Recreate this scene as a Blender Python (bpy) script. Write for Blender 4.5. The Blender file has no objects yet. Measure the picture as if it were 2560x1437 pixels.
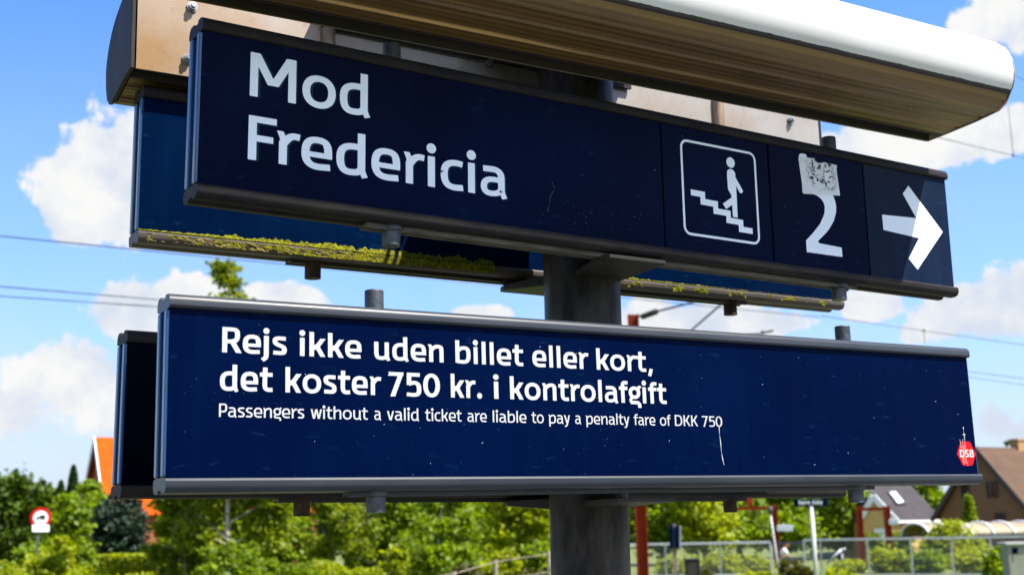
import bpy, math, random
import numpy as np
from mathutils import Vector, Matrix, noise as mnoise
C = bpy.context.scene.collection
R = math.radians

# ------------------------------------------------------------------ camera
CAM = Vector((-0.73283, -2.58147, 2.15)); FPX = 3109.134; PW, PH = 2560.0, 1437.0
RT = Vector((0.85606687, -0.51649035, -0.0196779))
UP = Vector((-0.08163445, -0.17270426, 0.98158497))
FW = Vector((0.51037763, 0.83869598, 0.1900098))
Z0 = 2.2118                       # height of the sign datum above the ground
cd = bpy.data.cameras.new('camera'); cam = bpy.data.objects.new('camera', cd); C.objects.link(cam)
cam.matrix_world = Matrix(((RT.x, UP.x, -FW.x, CAM.x), (RT.y, UP.y, -FW.y, CAM.y), (RT.z, UP.z, -FW.z, CAM.z), (0, 0, 0, 1)))
cd.sensor_width = 36; cd.lens = FPX * 36 / PW; cd.clip_start = 0.05; cd.clip_end = 6000
cd.dof.use_dof = True; cd.dof.focus_distance = 3.15; cd.dof.aperture_fstop = 4.6
bpy.context.scene.camera = cam
vs = bpy.context.scene.view_settings
vs.view_transform = 'Standard'; vs.look = 'None'; vs.gamma = 1; vs.use_curve_mapping = False
vs.exposure = 1.4
bpy.context.scene.cycles.max_bounces = 6
bpy.context.scene.cycles.caustics_reflective = False
bpy.context.scene.cycles.caustics_refractive = False

# ------------------------------------------------------------------ sky with clouds
SUN = Vector((0.8, -1.0, 1.95)).normalized()
world = bpy.data.worlds.new('World'); bpy.context.scene.world = world; world.use_nodes = True
NT = world.node_tree; NT.nodes.clear()
def nn(nt, t, **kw):
    n = nt.nodes.new(t)
    for k, v in kw.items(): setattr(n, k, v)
    return n
def setin(nt, sock, v):
    if isinstance(v, bpy.types.NodeSocket): nt.links.new(v, sock)
    else: sock.default_value = v
def M(nt, op, *a, clamp=False):
    n = nn(nt, 'ShaderNodeMath', operation=op, use_clamp=clamp)
    for i, v in enumerate(a): setin(nt, n.inputs[i], v)
    return n.outputs[0]
def mixc(nt, f, a, b):
    n = nn(nt, 'ShaderNodeMix', data_type='RGBA')
    setin(nt, n.inputs[0], f); setin(nt, n.inputs[6], a); setin(nt, n.inputs[7], b)
    return n.outputs[2]
def maprange(nt, v, a, b, c=0.0, d=1.0, smooth=False):
    n = nn(nt, 'ShaderNodeMapRange'); n.interpolation_type = 'SMOOTHSTEP' if smooth else 'LINEAR'
    setin(nt, n.inputs[0], v)
    for i, x in enumerate((a, b, c, d)): n.inputs[1 + i].default_value = x
    return n.outputs[0]
def noise(nt, vec, scale, detail=4.0, rough=0.5, dist=0.0):
    n = nn(nt, 'ShaderNodeTexNoise'); nt.links.new(vec, n.inputs['Vector'])
    n.inputs['Scale'].default_value = scale; n.inputs['Detail'].default_value = detail
    n.inputs['Roughness'].default_value = rough; n.inputs['Distortion'].default_value = dist
    return n
SKY_STRENGTH = 0.12
CLOUDS = [(0.2417, 0.2648, 0.076, 0.0614, 0.0485), (0.1977, 0.2438, 0.0307, 0.0356, 0.0291), (0.22, 0.2787, 0.0388, 0.0323, 0.0388),
 (0.2455, 0.1666, 0.0356, 0.0307, 0.0226), (0.2906, 0.174, 0.0453, 0.0275, 0.0226), (0.3559, 0.1784, 0.0453, 0.0194, 0.0194),
 (0.2065, 0.1168, 0.0485, 0.0339, 0.0388), (0.165, 0.0981, 0.0356, 0.0259, 0.0388), (0.2392, 0.0991, 0.042, 0.0356, 0.0388),
 (0.9623, 0.3644, 0.0436, 0.042, 0.0242), (0.8772, 0.2781, 0.0711, 0.0356, 0.0194), (0.9313, 0.2866, 0.0388, 0.0226, 0.0226),
 (0.822, 0.2776, 0.0388, 0.0291, 0.0194), (0.9187, 0.1496, 0.0647, 0.0307, 0.0226), (0.9419, 0.1567, 0.0453, 0.0307, 0.0291),
 (0.8614, 0.1392, 0.0136, 0.0123, 0.0081), (0.832, 0.1637, 0.0291, 0.0162, 0.0129), (0.7074, 0.1565, 0.0744, 0.0226, 0.0194),
 (0.6629, 0.1616, 0.0356, 0.0194, 0.0162), (0.7546, 0.1542, 0.0323, 0.0129, 0.0097), (0.9172, 0.069, 0.0242, 0.0242, 0.0194),
 (0.936, 0.0622, 0.0291, 0.0194, 0.0194), (0.5201, 0.1686, 0.0291, 0.0097, 0.0065),
 (-0.25, 0.25, 0.2, 0.06, 0.05), (1.5, 0.3, 0.25, 0.07, 0.05), (2.4, 0.25, 0.3, 0.08, 0.05), (-1.3, 0.3, 0.3, 0.08, 0.06), (-2.4, 0.28, 0.3, 0.08, 0.06), (2.9, 0.5, 0.3, 0.1, 0.08), (3.0, 0.35, 0.5, 0.2, 0.15), (-2.7, 0.6, 0.5, 0.22, 0.2), (-2.1, 0.4, 0.35, 0.2, 0.15), (2.3, 0.75, 0.5, 0.2, 0.2)]  # the large last ones, unseen behind the camera, are added as fill light
def build_sky(nt):
    tc = nn(nt, 'ShaderNodeTexCoord'); gen = tc.outputs['Generated']
    sp = nn(nt, 'ShaderNodeSeparateXYZ'); nt.links.new(gen, sp.inputs[0])
    az = M(nt, 'ARCTAN2', sp.outputs[0], sp.outputs[1]); el = M(nt, 'ARCSINE', sp.outputs[2])
    n1 = noise(nt, gen, 22, 6, 0.55); n2 = noise(nt, gen, 9, 5, 0.55); n3 = noise(nt, gen, 60, 5, 0.6)
    dens = None
    for (u, v, rx, ru, rd) in CLOUDS:
        du = M(nt, 'DIVIDE', M(nt, 'SUBTRACT', az, u), rx)
        dv = M(nt, 'SUBTRACT', el, v)
        dv = M(nt, 'MAXIMUM', M(nt, 'DIVIDE', dv, ru), M(nt, 'DIVIDE', dv, -rd))
        q = M(nt, 'SQRT', M(nt, 'ADD', M(nt, 'MULTIPLY', du, du), M(nt, 'MULTIPLY', dv, dv)))
        q = M(nt, 'SUBTRACT', 1.0, q)
        dens = q if dens is None else M(nt, 'SMOOTH_MAX', dens, q, 0.25)
    wob = M(nt, 'ADD', M(nt, 'MULTIPLY', M(nt, 'SUBTRACT', n1.outputs[0], 0.5), 1.5),
            M(nt, 'ADD', M(nt, 'MULTIPLY', M(nt, 'SUBTRACT', n2.outputs[0], 0.5), 0.7), M(nt, 'MULTIPLY', M(nt, 'SUBTRACT', n3.outputs[0], 0.5), 0.75)))
    dd = M(nt, 'ADD', dens, wob)
    mask = maprange(nt, M(nt, 'DIVIDE', dd, maprange(nt, el, 0.03, 0.15, 0.75, 0.20)), 0.06, 1.0, smooth=True)
    # thin veil near the horizon
    veil = maprange(nt, el, 0.40, 0.0, 0.0, 0.95)
    low = maprange(nt, el, 0.19, 0.03, 0.0, 0.8, smooth=True)
    veil = M(nt, 'MULTIPLY', veil, maprange(nt, n2.outputs[0], 0.25, 0.75, 0.45, 1.0))
    shade = maprange(nt, M(nt, 'ADD', M(nt, 'MULTIPLY', n2.outputs[0], 0.55), M(nt, 'ADD', M(nt, 'MULTIPLY', n1.outputs[0], 0.45), M(nt, 'MULTIPLY', n3.outputs[0], 0.15))), 0.47, 0.68, smooth=True)
    sky = nn(nt, 'ShaderNodeTexSky', sky_type='NISHITA'); sky.sun_disc = False
    sky.sun_elevation = math.asin(SUN.z); sky.sun_rotation = math.atan2(SUN.x, SUN.y)
    sky.air_density = 1.0; sky.dust_density = 0.6; sky.ozone_density = 2.5
    hs = nn(nt, 'ShaderNodeHueSaturation'); hs.inputs['Saturation'].default_value = 1.12; hs.inputs['Value'].default_value = 1.0
    nt.links.new(sky.outputs[0], hs.inputs['Color'])
    tn = nn(nt, 'ShaderNodeMix', data_type='RGBA', blend_type='MULTIPLY'); tn.inputs[0].default_value = 1.0
    nt.links.new(hs.outputs[0], tn.inputs[6]); tn.inputs[7].default_value = (0.52, 0.67, 1.0, 1)
    k = 1.0 / SKY_STRENGTH
    col = mixc(nt, veil, tn.outputs[2], (0.215 * k, 0.28 * k, 0.37 * k, 1))
    col = mixc(nt, M(nt, 'MULTIPLY', low, maprange(nt, n2.outputs[0], 0.3, 0.6, 0.6, 1.0)), col, (0.285 * k, 0.315 * k, 0.36 * k, 1))
    cc = mixc(nt, shade, (0.262 * k, 0.288 * k, 0.335 * k, 1), (0.365 * k, 0.365 * k, 0.36 * k, 1))
    # unseen clouds behind the camera brightened, added fill for the shaded lettering
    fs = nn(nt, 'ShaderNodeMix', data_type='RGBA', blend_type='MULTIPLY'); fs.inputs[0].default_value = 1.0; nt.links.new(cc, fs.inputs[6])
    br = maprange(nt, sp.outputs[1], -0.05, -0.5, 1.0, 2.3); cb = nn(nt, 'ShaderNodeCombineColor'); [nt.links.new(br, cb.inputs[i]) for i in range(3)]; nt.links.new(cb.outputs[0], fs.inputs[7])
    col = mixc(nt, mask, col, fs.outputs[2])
    bg = nn(nt, 'ShaderNodeBackground'); bg.inputs[1].default_value = SKY_STRENGTH
    nt.links.new(col, bg.inputs[0]); out = nn(nt, 'ShaderNodeOutputWorld'); nt.links.new(bg.outputs[0], out.inputs[0])
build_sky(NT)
sl = bpy.data.lights.new('sun', 'SUN'); so = bpy.data.objects.new('sun', sl); C.objects.link(so)
sl.energy = 5.0; sl.angle = R(0.5); sl.color = (1.0, 0.95, 0.87)
so.rotation_euler = (-SUN).to_track_quat('-Z', 'Y').to_euler(); so.location = (5, -8, 15)

# ------------------------------------------------------------------ helpers
class MB:
    def __init__(s): s.v = []; s.f = []
    def add(s, vs, fs):
        o = len(s.v); s.v += [tuple(p) for p in vs]; s.f += [tuple(i + o for i in f) for f in fs]; return s
    def box(s, x0, x1, y0, y1, z0, z1):
        return s.add([(x0, y0, z0), (x1, y0, z0), (x1, y1, z0), (x0, y1, z0), (x0, y0, z1), (x1, y0, z1), (x1, y1, z1), (x0, y1, z1)],
                     [(3, 2, 1, 0), (4, 5, 6, 7), (0, 1, 5, 4), (1, 2, 6, 5), (2, 3, 7, 6), (3, 0, 4, 7)])
    def prism(s, poly, x0, x1, caps=True, f=lambda x, a, b: (x, a, b)):
        n = len(poly); vs = [f(x0, a, b) for a, b in poly] + [f(x1, a, b) for a, b in poly]
        fs = [(i, (i + 1) % n, n + (i + 1) % n, n + i) for i in range(n)]
        if caps: fs += [tuple(range(n - 1, -1, -1)), tuple(range(n, 2 * n))]
        return s.add(vs, fs)
    def strip(s, poly, x0, x1):            # open profile extruded along x
        n = len(poly); vs = [(x0, a, b) for a, b in poly] + [(x1, a, b) for a, b in poly]
        return s.add(vs, [(i, i + 1, n + i + 1, n + i) for i in range(n - 1)])
    def tube(s, pts, rad, n=8, caps=True):
        pts = [Vector(p) for p in pts]
        if not isinstance(rad, (list, tuple)): rad = [rad] * len(pts)
        vs = []; 
        for i, p in enumerate(pts):
            t = (pts[min(i + 1, len(pts) - 1)] - pts[max(i - 1, 0)]).normalized()
            a = t.orthogonal().normalized() if i == 0 else (a - t * a.dot(t)).normalized()
            b = t.cross(a)
            for k in range(n):
                w = 2 * math.pi * k / n; vs.append(p + (a * math.cos(w) + b * math.sin(w)) * rad[i])
        fs = [(i * n + k, i * n + (k + 1) % n, (i + 1) * n + (k + 1) % n, (i + 1) * n + k) for i in range(len(pts) - 1) for k in range(n)]
        if caps: fs += [tuple(range(n - 1, -1, -1)), tuple(range((len(pts) - 1) * n, len(pts) * n))]
        return s.add(vs, fs)
    def bar(s, p, q, w, h, up=Vector((0, 0, 1))):   # rectangular bar from p to q
        p = Vector(p); q = Vector(q); t = (q - p).normalized(); a = t.cross(up)
        if a.length < 1e-3: a = t.orthogonal()
        a.normalize(); b = a.cross(t); a = a * w / 2; b = b * h / 2
        return s.add([p - a - b, p + a - b, p + a + b, p - a + b, q - a - b, q + a - b, q + a + b, q - a + b],
                     [(3, 2, 1, 0), (4, 5, 6, 7), (0, 1, 5, 4), (1, 2, 6, 5), (2, 3, 7, 6), (3, 0, 4, 7)])
    def slab(s, pts, th):                     # polygon of 3D points given thickness along its normal
        pts = [Vector(p) for p in pts]; nrm = (pts[1] - pts[0]).cross(pts[2] - pts[0]).normalized() * th
        n = len(pts); vs = pts + [p + nrm for p in pts]
        return s.add(vs, [tuple(range(n - 1, -1, -1)), tuple(range(n, 2 * n))] + [(i, (i + 1) % n, n + (i + 1) % n, n + i) for i in range(n)])
    def build(s, name, mat, parent=None, smooth=False, bevel=0.0, off=None):
        me = bpy.data.meshes.new(name)
        vs = s.v
        if off is not None: vs = [(a - off[0], b - off[1], c - off[2]) for a, b, c in vs]
        me.from_pydata(vs, [], s.f); me.update()
        return link(name, me, mat, parent, smooth, bevel)
def link(name, me, mat, parent=None, smooth=False, bevel=0.0):
    if mat is not None: me.materials.append(mat)
    o = bpy.data.objects.new(name, me); C.objects.link(o)
    if parent is not None: o.parent = parent
    if smooth:
        me.polygons.foreach_set('use_smooth', [True] * len(me.polygons))
        if smooth == 'auto':
            try: me.set_sharp_from_angle(angle=R(35))
            except Exception: pass
    if bevel:
        m = o.modifiers.new('bevel', 'BEVEL'); m.width = bevel; m.segments = 2; m.limit_method = 'ANGLE'; m.angle_limit = R(40)
    return o
def tag(o, label=None, cat=None, group=None, kind=None):
    for k, v in (('label', label), ('category', cat), ('group', group), ('kind', kind)):
        if v: o[k] = v
    return o
def empty(name, loc=(0, 0, 0), rot=(0, 0, 0), label=None, cat=None, group=None):
    o = bpy.data.objects.new(name, None); C.objects.link(o); o.location = loc; o.rotation_euler = rot; o.empty_display_size = .2
    return tag(o, label, cat, group)
def ray(px, py):
    return FW + RT * ((px - PW / 2) / FPX) - UP * ((py - PH / 2) / FPX)
def at(px, py, d):                         # point seen at a photo pixel, d metres away over the ground
    r = ray(px, py); return CAM + r * (d / math.hypot(r.x, r.y))
def gpt(px, d):                            # ground point below that column
    p = at(px, 1300, d); return Vector((p.x, p.y, 0))

# ------------------------------------------------------------------ materials
def newmat(name):
    m = bpy.data.materials.new(name); m.use_nodes = True; nt = m.node_tree
    return m, nt, nt.nodes['Principled BSDF']
def pmat(name, c1, c2=None, scale=4.0, rough=0.6, metal=0.0, spec=0.4, detail=5, stretch=(1, 1, 1), lo=0.35, hi=0.65, bump=0.0, bscale=None, coat=0.0, rvar=0.0):
    m, nt, b = newmat(name)
    tc = nn(nt, 'ShaderNodeTexCoord'); mp = nn(nt, 'ShaderNodeMapping'); mp.inputs['Scale'].default_value = stretch
    nt.links.new(tc.outputs['Object'], mp.inputs[0])
    nz = noise(nt, mp.outputs[0], scale, detail, 0.6)
    f = maprange(nt, nz.outputs[0], lo, hi)
    c2 = c2 or tuple(x * 0.8 for x in c1)
    nt.links.new(mixc(nt, f, (*c1, 1), (*c2, 1)), b.inputs['Base Color'])
    b.inputs['Roughness'].default_value = rough; b.inputs['Metallic'].default_value = metal; b.inputs['Specular IOR Level'].default_value = spec
    if rvar: nt.links.new(maprange(nt, nz.outputs[0], 0.3, 0.7, rough - rvar, rough + rvar), b.inputs['Roughness'])
    if coat: b.inputs['Coat Weight'].default_value = coat; b.inputs['Coat Roughness'].default_value = 0.08
    if bump:
        n2 = noise(nt, mp.outputs[0], bscale or scale * 3, 4, 0.6)
        bp = nn(nt, 'ShaderNodeBump'); bp.inputs['Strength'].default_value = bump; bp.inputs['Distance'].default_value = 0.02
        nt.links.new(n2.outputs[0], bp.inputs['Height']); nt.links.new(bp.outputs[0], b.inputs['Normal'])
    return m
def panel_mat(name, c1, c2, rough=0.22, specks=0.5, scuffs=0.3):
    """glossy enamel with tiny chips, dust and soft scuffs"""
    m, nt, b = newmat(name)
    tc = nn(nt, 'ShaderNodeTexCoord'); ob = tc.outputs['Object']
    base = mixc(nt, maprange(nt, noise(nt, ob, 2.2, 3).outputs[0], 0.35, 0.7), (*c1, 1), (*c2, 1))
    vo = nn(nt, 'ShaderNodeTexVoronoi'); vo.inputs['Scale'].default_value = 95; nt.links.new(ob, vo.inputs['Vector'])
    cs = nn(nt, 'ShaderNodeSeparateColor'); nt.links.new(vo.outputs['Color'], cs.inputs[0])
    size = maprange(nt, cs.outputs[0], 0.45, 1.0, 0.0, 0.085 * specks)
    mp3 = nn(nt, 'ShaderNodeMapping'); mp3.inputs['Scale'].default_value = (16, 16, 1.1); nt.links.new(ob, mp3.inputs[0])
    base = mixc(nt, maprange(nt, noise(nt, mp3.outputs[0], 1.6, 6, .65).outputs[0], .40, .72, 0, .14), base, (c2[0] * 1.5 + .0015, c2[1] * 2.0 + .0015, c2[2] * 1.6, 1))
    dot = M(nt, 'LESS_THAN', vo.outputs['Distance'], size)
    clump = maprange(nt, noise(nt, ob, 3.0, 3).outputs[0], 0.42, 0.6)
    dot = M(nt, 'MULTIPLY', M(nt, 'MULTIPLY', dot, clump), maprange(nt, cs.outputs[1], 0, 1, 0.25, 1.0))
    mp = nn(nt, 'ShaderNodeMapping'); mp.inputs['Scale'].default_value = (6, 6, 26); mp.inputs['Rotation'].default_value = (0, 0.3, 0); nt.links.new(ob, mp.inputs[0])
    sc = maprange(nt, noise(nt, mp.outputs[0], 2.0, 8, 0.7).outputs[0], 0.60, 0.78, 0.0, scuffs)
    col = mixc(nt, sc, base, (0.012, 0.05, 0.14, 1))
    col = mixc(nt, dot, col, (0.26, 0.27, 0.26, 1))
    nt.links.new(col, b.inputs['Base Color'])
    nt.links.new(M(nt, 'ADD', rough, M(nt, 'MULTIPLY', sc, 0.5)), b.inputs['Roughness'])
    b.inputs['Specular IOR Level'].default_value = 0.015
    return m
def foliage_mat(name, dark, light, trans=0.35):
    m, nt, b = newmat(name)
    tc = nn(nt, 'ShaderNodeTexCoord')
    at_ = nn(nt, 'ShaderNodeAttribute', attribute_name='tint')
    nz = noise(nt, tc.outputs['Object'], 1.1, 3)
    f = M(nt, 'ADD', M(nt, 'MULTIPLY', at_.outputs['Fac'], 0.5), M(nt, 'MULTIPLY', maprange(nt, nz.outputs[0], 0.36, 0.64), 0.5))
    col = mixc(nt, f, (*dark, 1), (*light, 1))
    nt.links.new(col, b.inputs['Base Color']); b.inputs['Roughness'].default_value = 0.55; b.inputs['Specular IOR Level'].default_value = 0.3
    tr = nn(nt, 'ShaderNodeBsdfTranslucent'); nt.links.new(mixc(nt, 0.6, col, (light[0] * 1.2, light[1] * 1.2, light[2] * .5, 1)), tr.inputs[0])
    ms = nn(nt, 'ShaderNodeMixShader'); ms.inputs[0].default_value = trans
    nt.links.new(b.outputs[0], ms.inputs[1]); nt.links.new(tr.outputs[0], ms.inputs[2])
    nt.links.new(ms.outputs[0], nt.nodes['Material Output'].inputs[0])
    return m
MAT = {}
MAT['panel_low'] = panel_mat('blue enamel sunny', (0.0000, 0.0022, 0.019), (0.0000, 0.0036, 0.025), 0.24, 0.85, 0.3)
MAT['panel_up'] = panel_mat('blue enamel worn', (0.0001, 0.0018, 0.013), (0.0004, 0.0042, 0.025), 0.20, 0.30, 0.45)
MAT['panel_back'] = panel_mat('blue enamel back', (0.0002, 0.0044, 0.022), (0.0005, 0.0080, 0.036), 0.25, 0.4, 0.5)
MAT['panel_dust'] = panel_mat('dusty blue enamel', (0.004, 0.011, 0.030), (0.015, 0.018, 0.036), 0.25, 0.3, 0.5)
MAT['rail'] = pmat('grey rail paint', (0.022, 0.027, 0.036), (0.032, 0.037, 0.045), 9, 0.36, 0.0, 0.18, stretch=(.6, 3, 3))
MAT['rail_up'] = pmat('shaded copy of rail paint', (0.013, 0.012, 0.015), (0.026, 0.023, 0.021), 9, 0.5, 0.0, 0.05, stretch=(.6, 3, 3))  # darker copy of the rail paint, shade put into its colour
MAT['trim'] = pmat('blue end trim', (0.010, 0.045, 0.12), (0.014, 0.06, 0.15), 6, 0.18, 0.0, 0.5)
MAT['dark'] = pmat('dark frame metal', (0.010, 0.010, 0.013), (0.018, 0.016, 0.016), 12, 0.5)
MAT['channel'] = pmat('weathered zinc channel', (0.13, 0.115, 0.095), (0.055, 0.05, 0.044), 20, 0.65, 0.1, stretch=(.7, 4, 4), bump=.3)
MAT['tube'] = pmat('galvanised tube', (0.060, 0.068, 0.078), (0.030, 0.034, 0.038), 30, 0.45, 0.25, bump=.2)
MAT['tube_rust'] = pmat('rusty tube', (0.055, 0.03, 0.018), (0.02, 0.013, 0.01), 30, 0.8, 0.1, bump=.4)
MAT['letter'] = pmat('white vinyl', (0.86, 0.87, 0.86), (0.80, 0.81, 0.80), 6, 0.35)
MAT['letter_low'] = pmat('sun-dimmed white vinyl', (0.41, 0.415, 0.41), (0.385, 0.39, 0.385), 6, 0.5, spec=.15)  # white lowered so the sunlit lettering does not clip
MAT['letter_up'] = pmat('shade-tinted white vinyl', (0.70, 0.75, 0.83), (0.65, 0.70, 0.78), 6, 0.4, spec=.2)  # bluish tone of the shade mixed into the white
MAT['letter_edge'] = pmat('petrol vinyl edge', (0.002, 0.018, 0.036), (0.003, 0.022, 0.04), 6, 0.5, spec=.1)
MAT['sticker'] = None
MAT['red'] = pmat('red vinyl', (0.50, 0.003, 0.004), (0.46, 0.003, 0.005), 5, 0.4, spec=.15)
MAT['scratch'] = pmat('bare scratch', (0.72, 0.71, 0.66), (0.5, 0.47, 0.42), 90, 0.6)
MAT['pole'] = pmat('galvanised pole', (0.048, 0.039, 0.032), (0.012, 0.0105, 0.010), 6, 0.5, 0.15, 0.2, stretch=(3, 3, 1), detail=8, bump=.12, bscale=40, rvar=.12)
MAT['white'] = pmat('white housing enamel', (0.53, 0.53, 0.52), (0.49, 0.48, 0.465), 3, 0.35)
MAT['cap'] = pmat('dark grey end cap', (0.028, 0.025, 0.023), (0.011, 0.010, 0.010), 7, 0.6, spec=.2, stretch=(1, 1.5, .5))  # two dark tones mixed, also on brackets and cover plate
MAT['face'] = None
MAT['gutter'] = pmat('dark brown gutter', (0.022, 0.015, 0.009), (0.010, 0.008, 0.007), 9, 0.7, stretch=(.3, 4, 4))  # shared dark brown of gutter, seam, head plate and small parts
MAT['steel'] = pmat('zinc bolt', (0.42, 0.43, 0.45), (0.3, 0.3, 0.3), 40, 0.35, 0.8)
MAT['moss'] = pmat('yellow green moss', (0.31, 0.30, 0.014), (0.10, 0.105, 0.012), 90, 0.95, spec=.1, bump=1.0, bscale=160)
MAT['moss_dry'] = pmat('dry lichen', (0.12, 0.085, 0.055), (0.20, 0.19, 0.03), 40, 0.95, spec=.1, bump=.8, bscale=120)

def underside_mat():
    m, nt, b = newmat('stained ribbed aluminium')
    tc = nn(nt, 'ShaderNodeTexCoord'); mp = nn(nt, 'ShaderNodeMapping'); mp.inputs['Scale'].default_value = (0.07, 9, 6); nt.links.new(tc.outputs['Object'], mp.inputs[0])
    st = noise(nt, mp.outputs[0], 3.2, 6, 0.65).outputs[0]
    mp2 = nn(nt, 'ShaderNodeMapping'); mp2.inputs['Scale'].default_value = (1.6, 7, 7); nt.links.new(tc.outputs['Object'], mp2.inputs[0])
    bl = noise(nt, mp2.outputs[0], 2.0, 6, 0.6).outputs[0]
    c = mixc(nt, maprange(nt, st, 0.36, 0.62), (0.080, 0.045, 0.012, 1), (0.165, 0.098, 0.030, 1))
    c = mixc(nt, maprange(nt, st, 0.60, 0.66), c, (0.44, 0.27, 0.085, 1))
    c = mixc(nt, maprange(nt, bl, 0.5, 0.75, 0, .6), c, (0.05, 0.034, 0.018, 1))
    nt.links.new(c, b.inputs['Base Color']); b.inputs['Roughness'].default_value = 0.42; b.inputs['Metallic'].default_value = 0.25
    return m
MAT['under'] = underside_mat()
def face_mat():
    m, nt, b = newmat('stained lamp back plate')
    tc = nn(nt, 'ShaderNodeTexCoord'); sp = nn(nt, 'ShaderNodeSeparateXYZ'); nt.links.new(tc.outputs['Object'], sp.inputs[0])
    n1 = noise(nt, tc.outputs['Object'], 4, 8, .65).outputs[0]
    st = M(nt, 'ADD', maprange(nt, sp.outputs[0], -1.2, -.62, .95, .12), maprange(nt, n1, .35, .7, -.25, .3), clamp=True)
    c = mixc(nt, st, (.30, .28, .25, 1), (.24, .135, .052, 1))
    nt.links.new(mixc(nt, maprange(nt, noise(nt, tc.outputs['Object'], 26, 6, .7).outputs[0], .55, .75, 0, .5), c, (.10, .06, .03, 1)), b.inputs['Base Color'])
    b.inputs['Roughness'].default_value = .45; b.inputs['Metallic'].default_value = .25
    return m
MAT['face'] = face_mat()
def sticker_mat():
    m, nt, b = newmat('torn paper sticker')
    tc = nn(nt, 'ShaderNodeTexCoord')
    a = noise(nt, tc.outputs['Object'], 70, 3, 0.55, .8).outputs[0]
    sp = nn(nt, 'ShaderNodeSeparateXYZ'); nt.links.new(tc.outputs['Object'], sp.inputs[0])
    mid = M(nt, 'MULTIPLY', maprange(nt, sp.outputs[2], 0.268, 0.30, smooth=True), M(nt, 'MULTIPLY', maprange(nt, sp.outputs[0], 1.85, 1.875), maprange(nt, sp.outputs[0], 1.985, 1.96)))
    f = M(nt, 'MULTIPLY', maprange(nt, a, 0.53, 0.555), mid)
    c = mixc(nt, maprange(nt, noise(nt, tc.outputs['Object'], 25, 4).outputs[0], .3, .7), (0.50, 0.51, 0.53, 1), (0.66, 0.67, 0.70, 1))
    nt.links.new(mixc(nt, f, c, (0.012, 0.014, 0.018, 1)), b.inputs['Base Color']); b.inputs['Roughness'].default_value = 0.7
    return m
MAT['sticker'] = sticker_mat()

# ------------------------------------------------------------------ ground
gm, gnt, gb = newmat('rough grass')
tcg = nn(gnt, 'ShaderNodeTexCoord')
gn = noise(gnt, tcg.outputs['Object'], 0.35, 8, 0.65).outputs[0]; gn2 = noise(gnt, tcg.outputs['Object'], 6, 5, 0.6).outputs[0]
gc = mixc(gnt, maprange(gnt, gn, .35, .65), (0.075, 0.115, 0.012, 1), (0.16, 0.17, 0.03, 1))
gnt.links.new(mixc(gnt, maprange(gnt, gn2, .4, .7, 0, .6), gc, (0.04, 0.06, 0.008, 1)), gb.inputs['Base Color']); gb.inputs['Roughness'].default_value = .9
g = MB(); g.add([(-2500, -2500, 0), (2500, -2500, 0), (2500, 2500, 0), (-2500, 2500, 0)], [(0, 1, 2, 3)])
tag(g.build('ground', gm), kind='structure')
pf = MB().box(-40, 60, -5.0, 2.6, 0.004, 0.55)
tag(pf.build('platform', pmat('platform concrete', (0.17, 0.168, 0.16), (0.13, 0.128, 0.122), 30, 0.9, bump=.3), bevel=.01), kind='structure')

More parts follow.
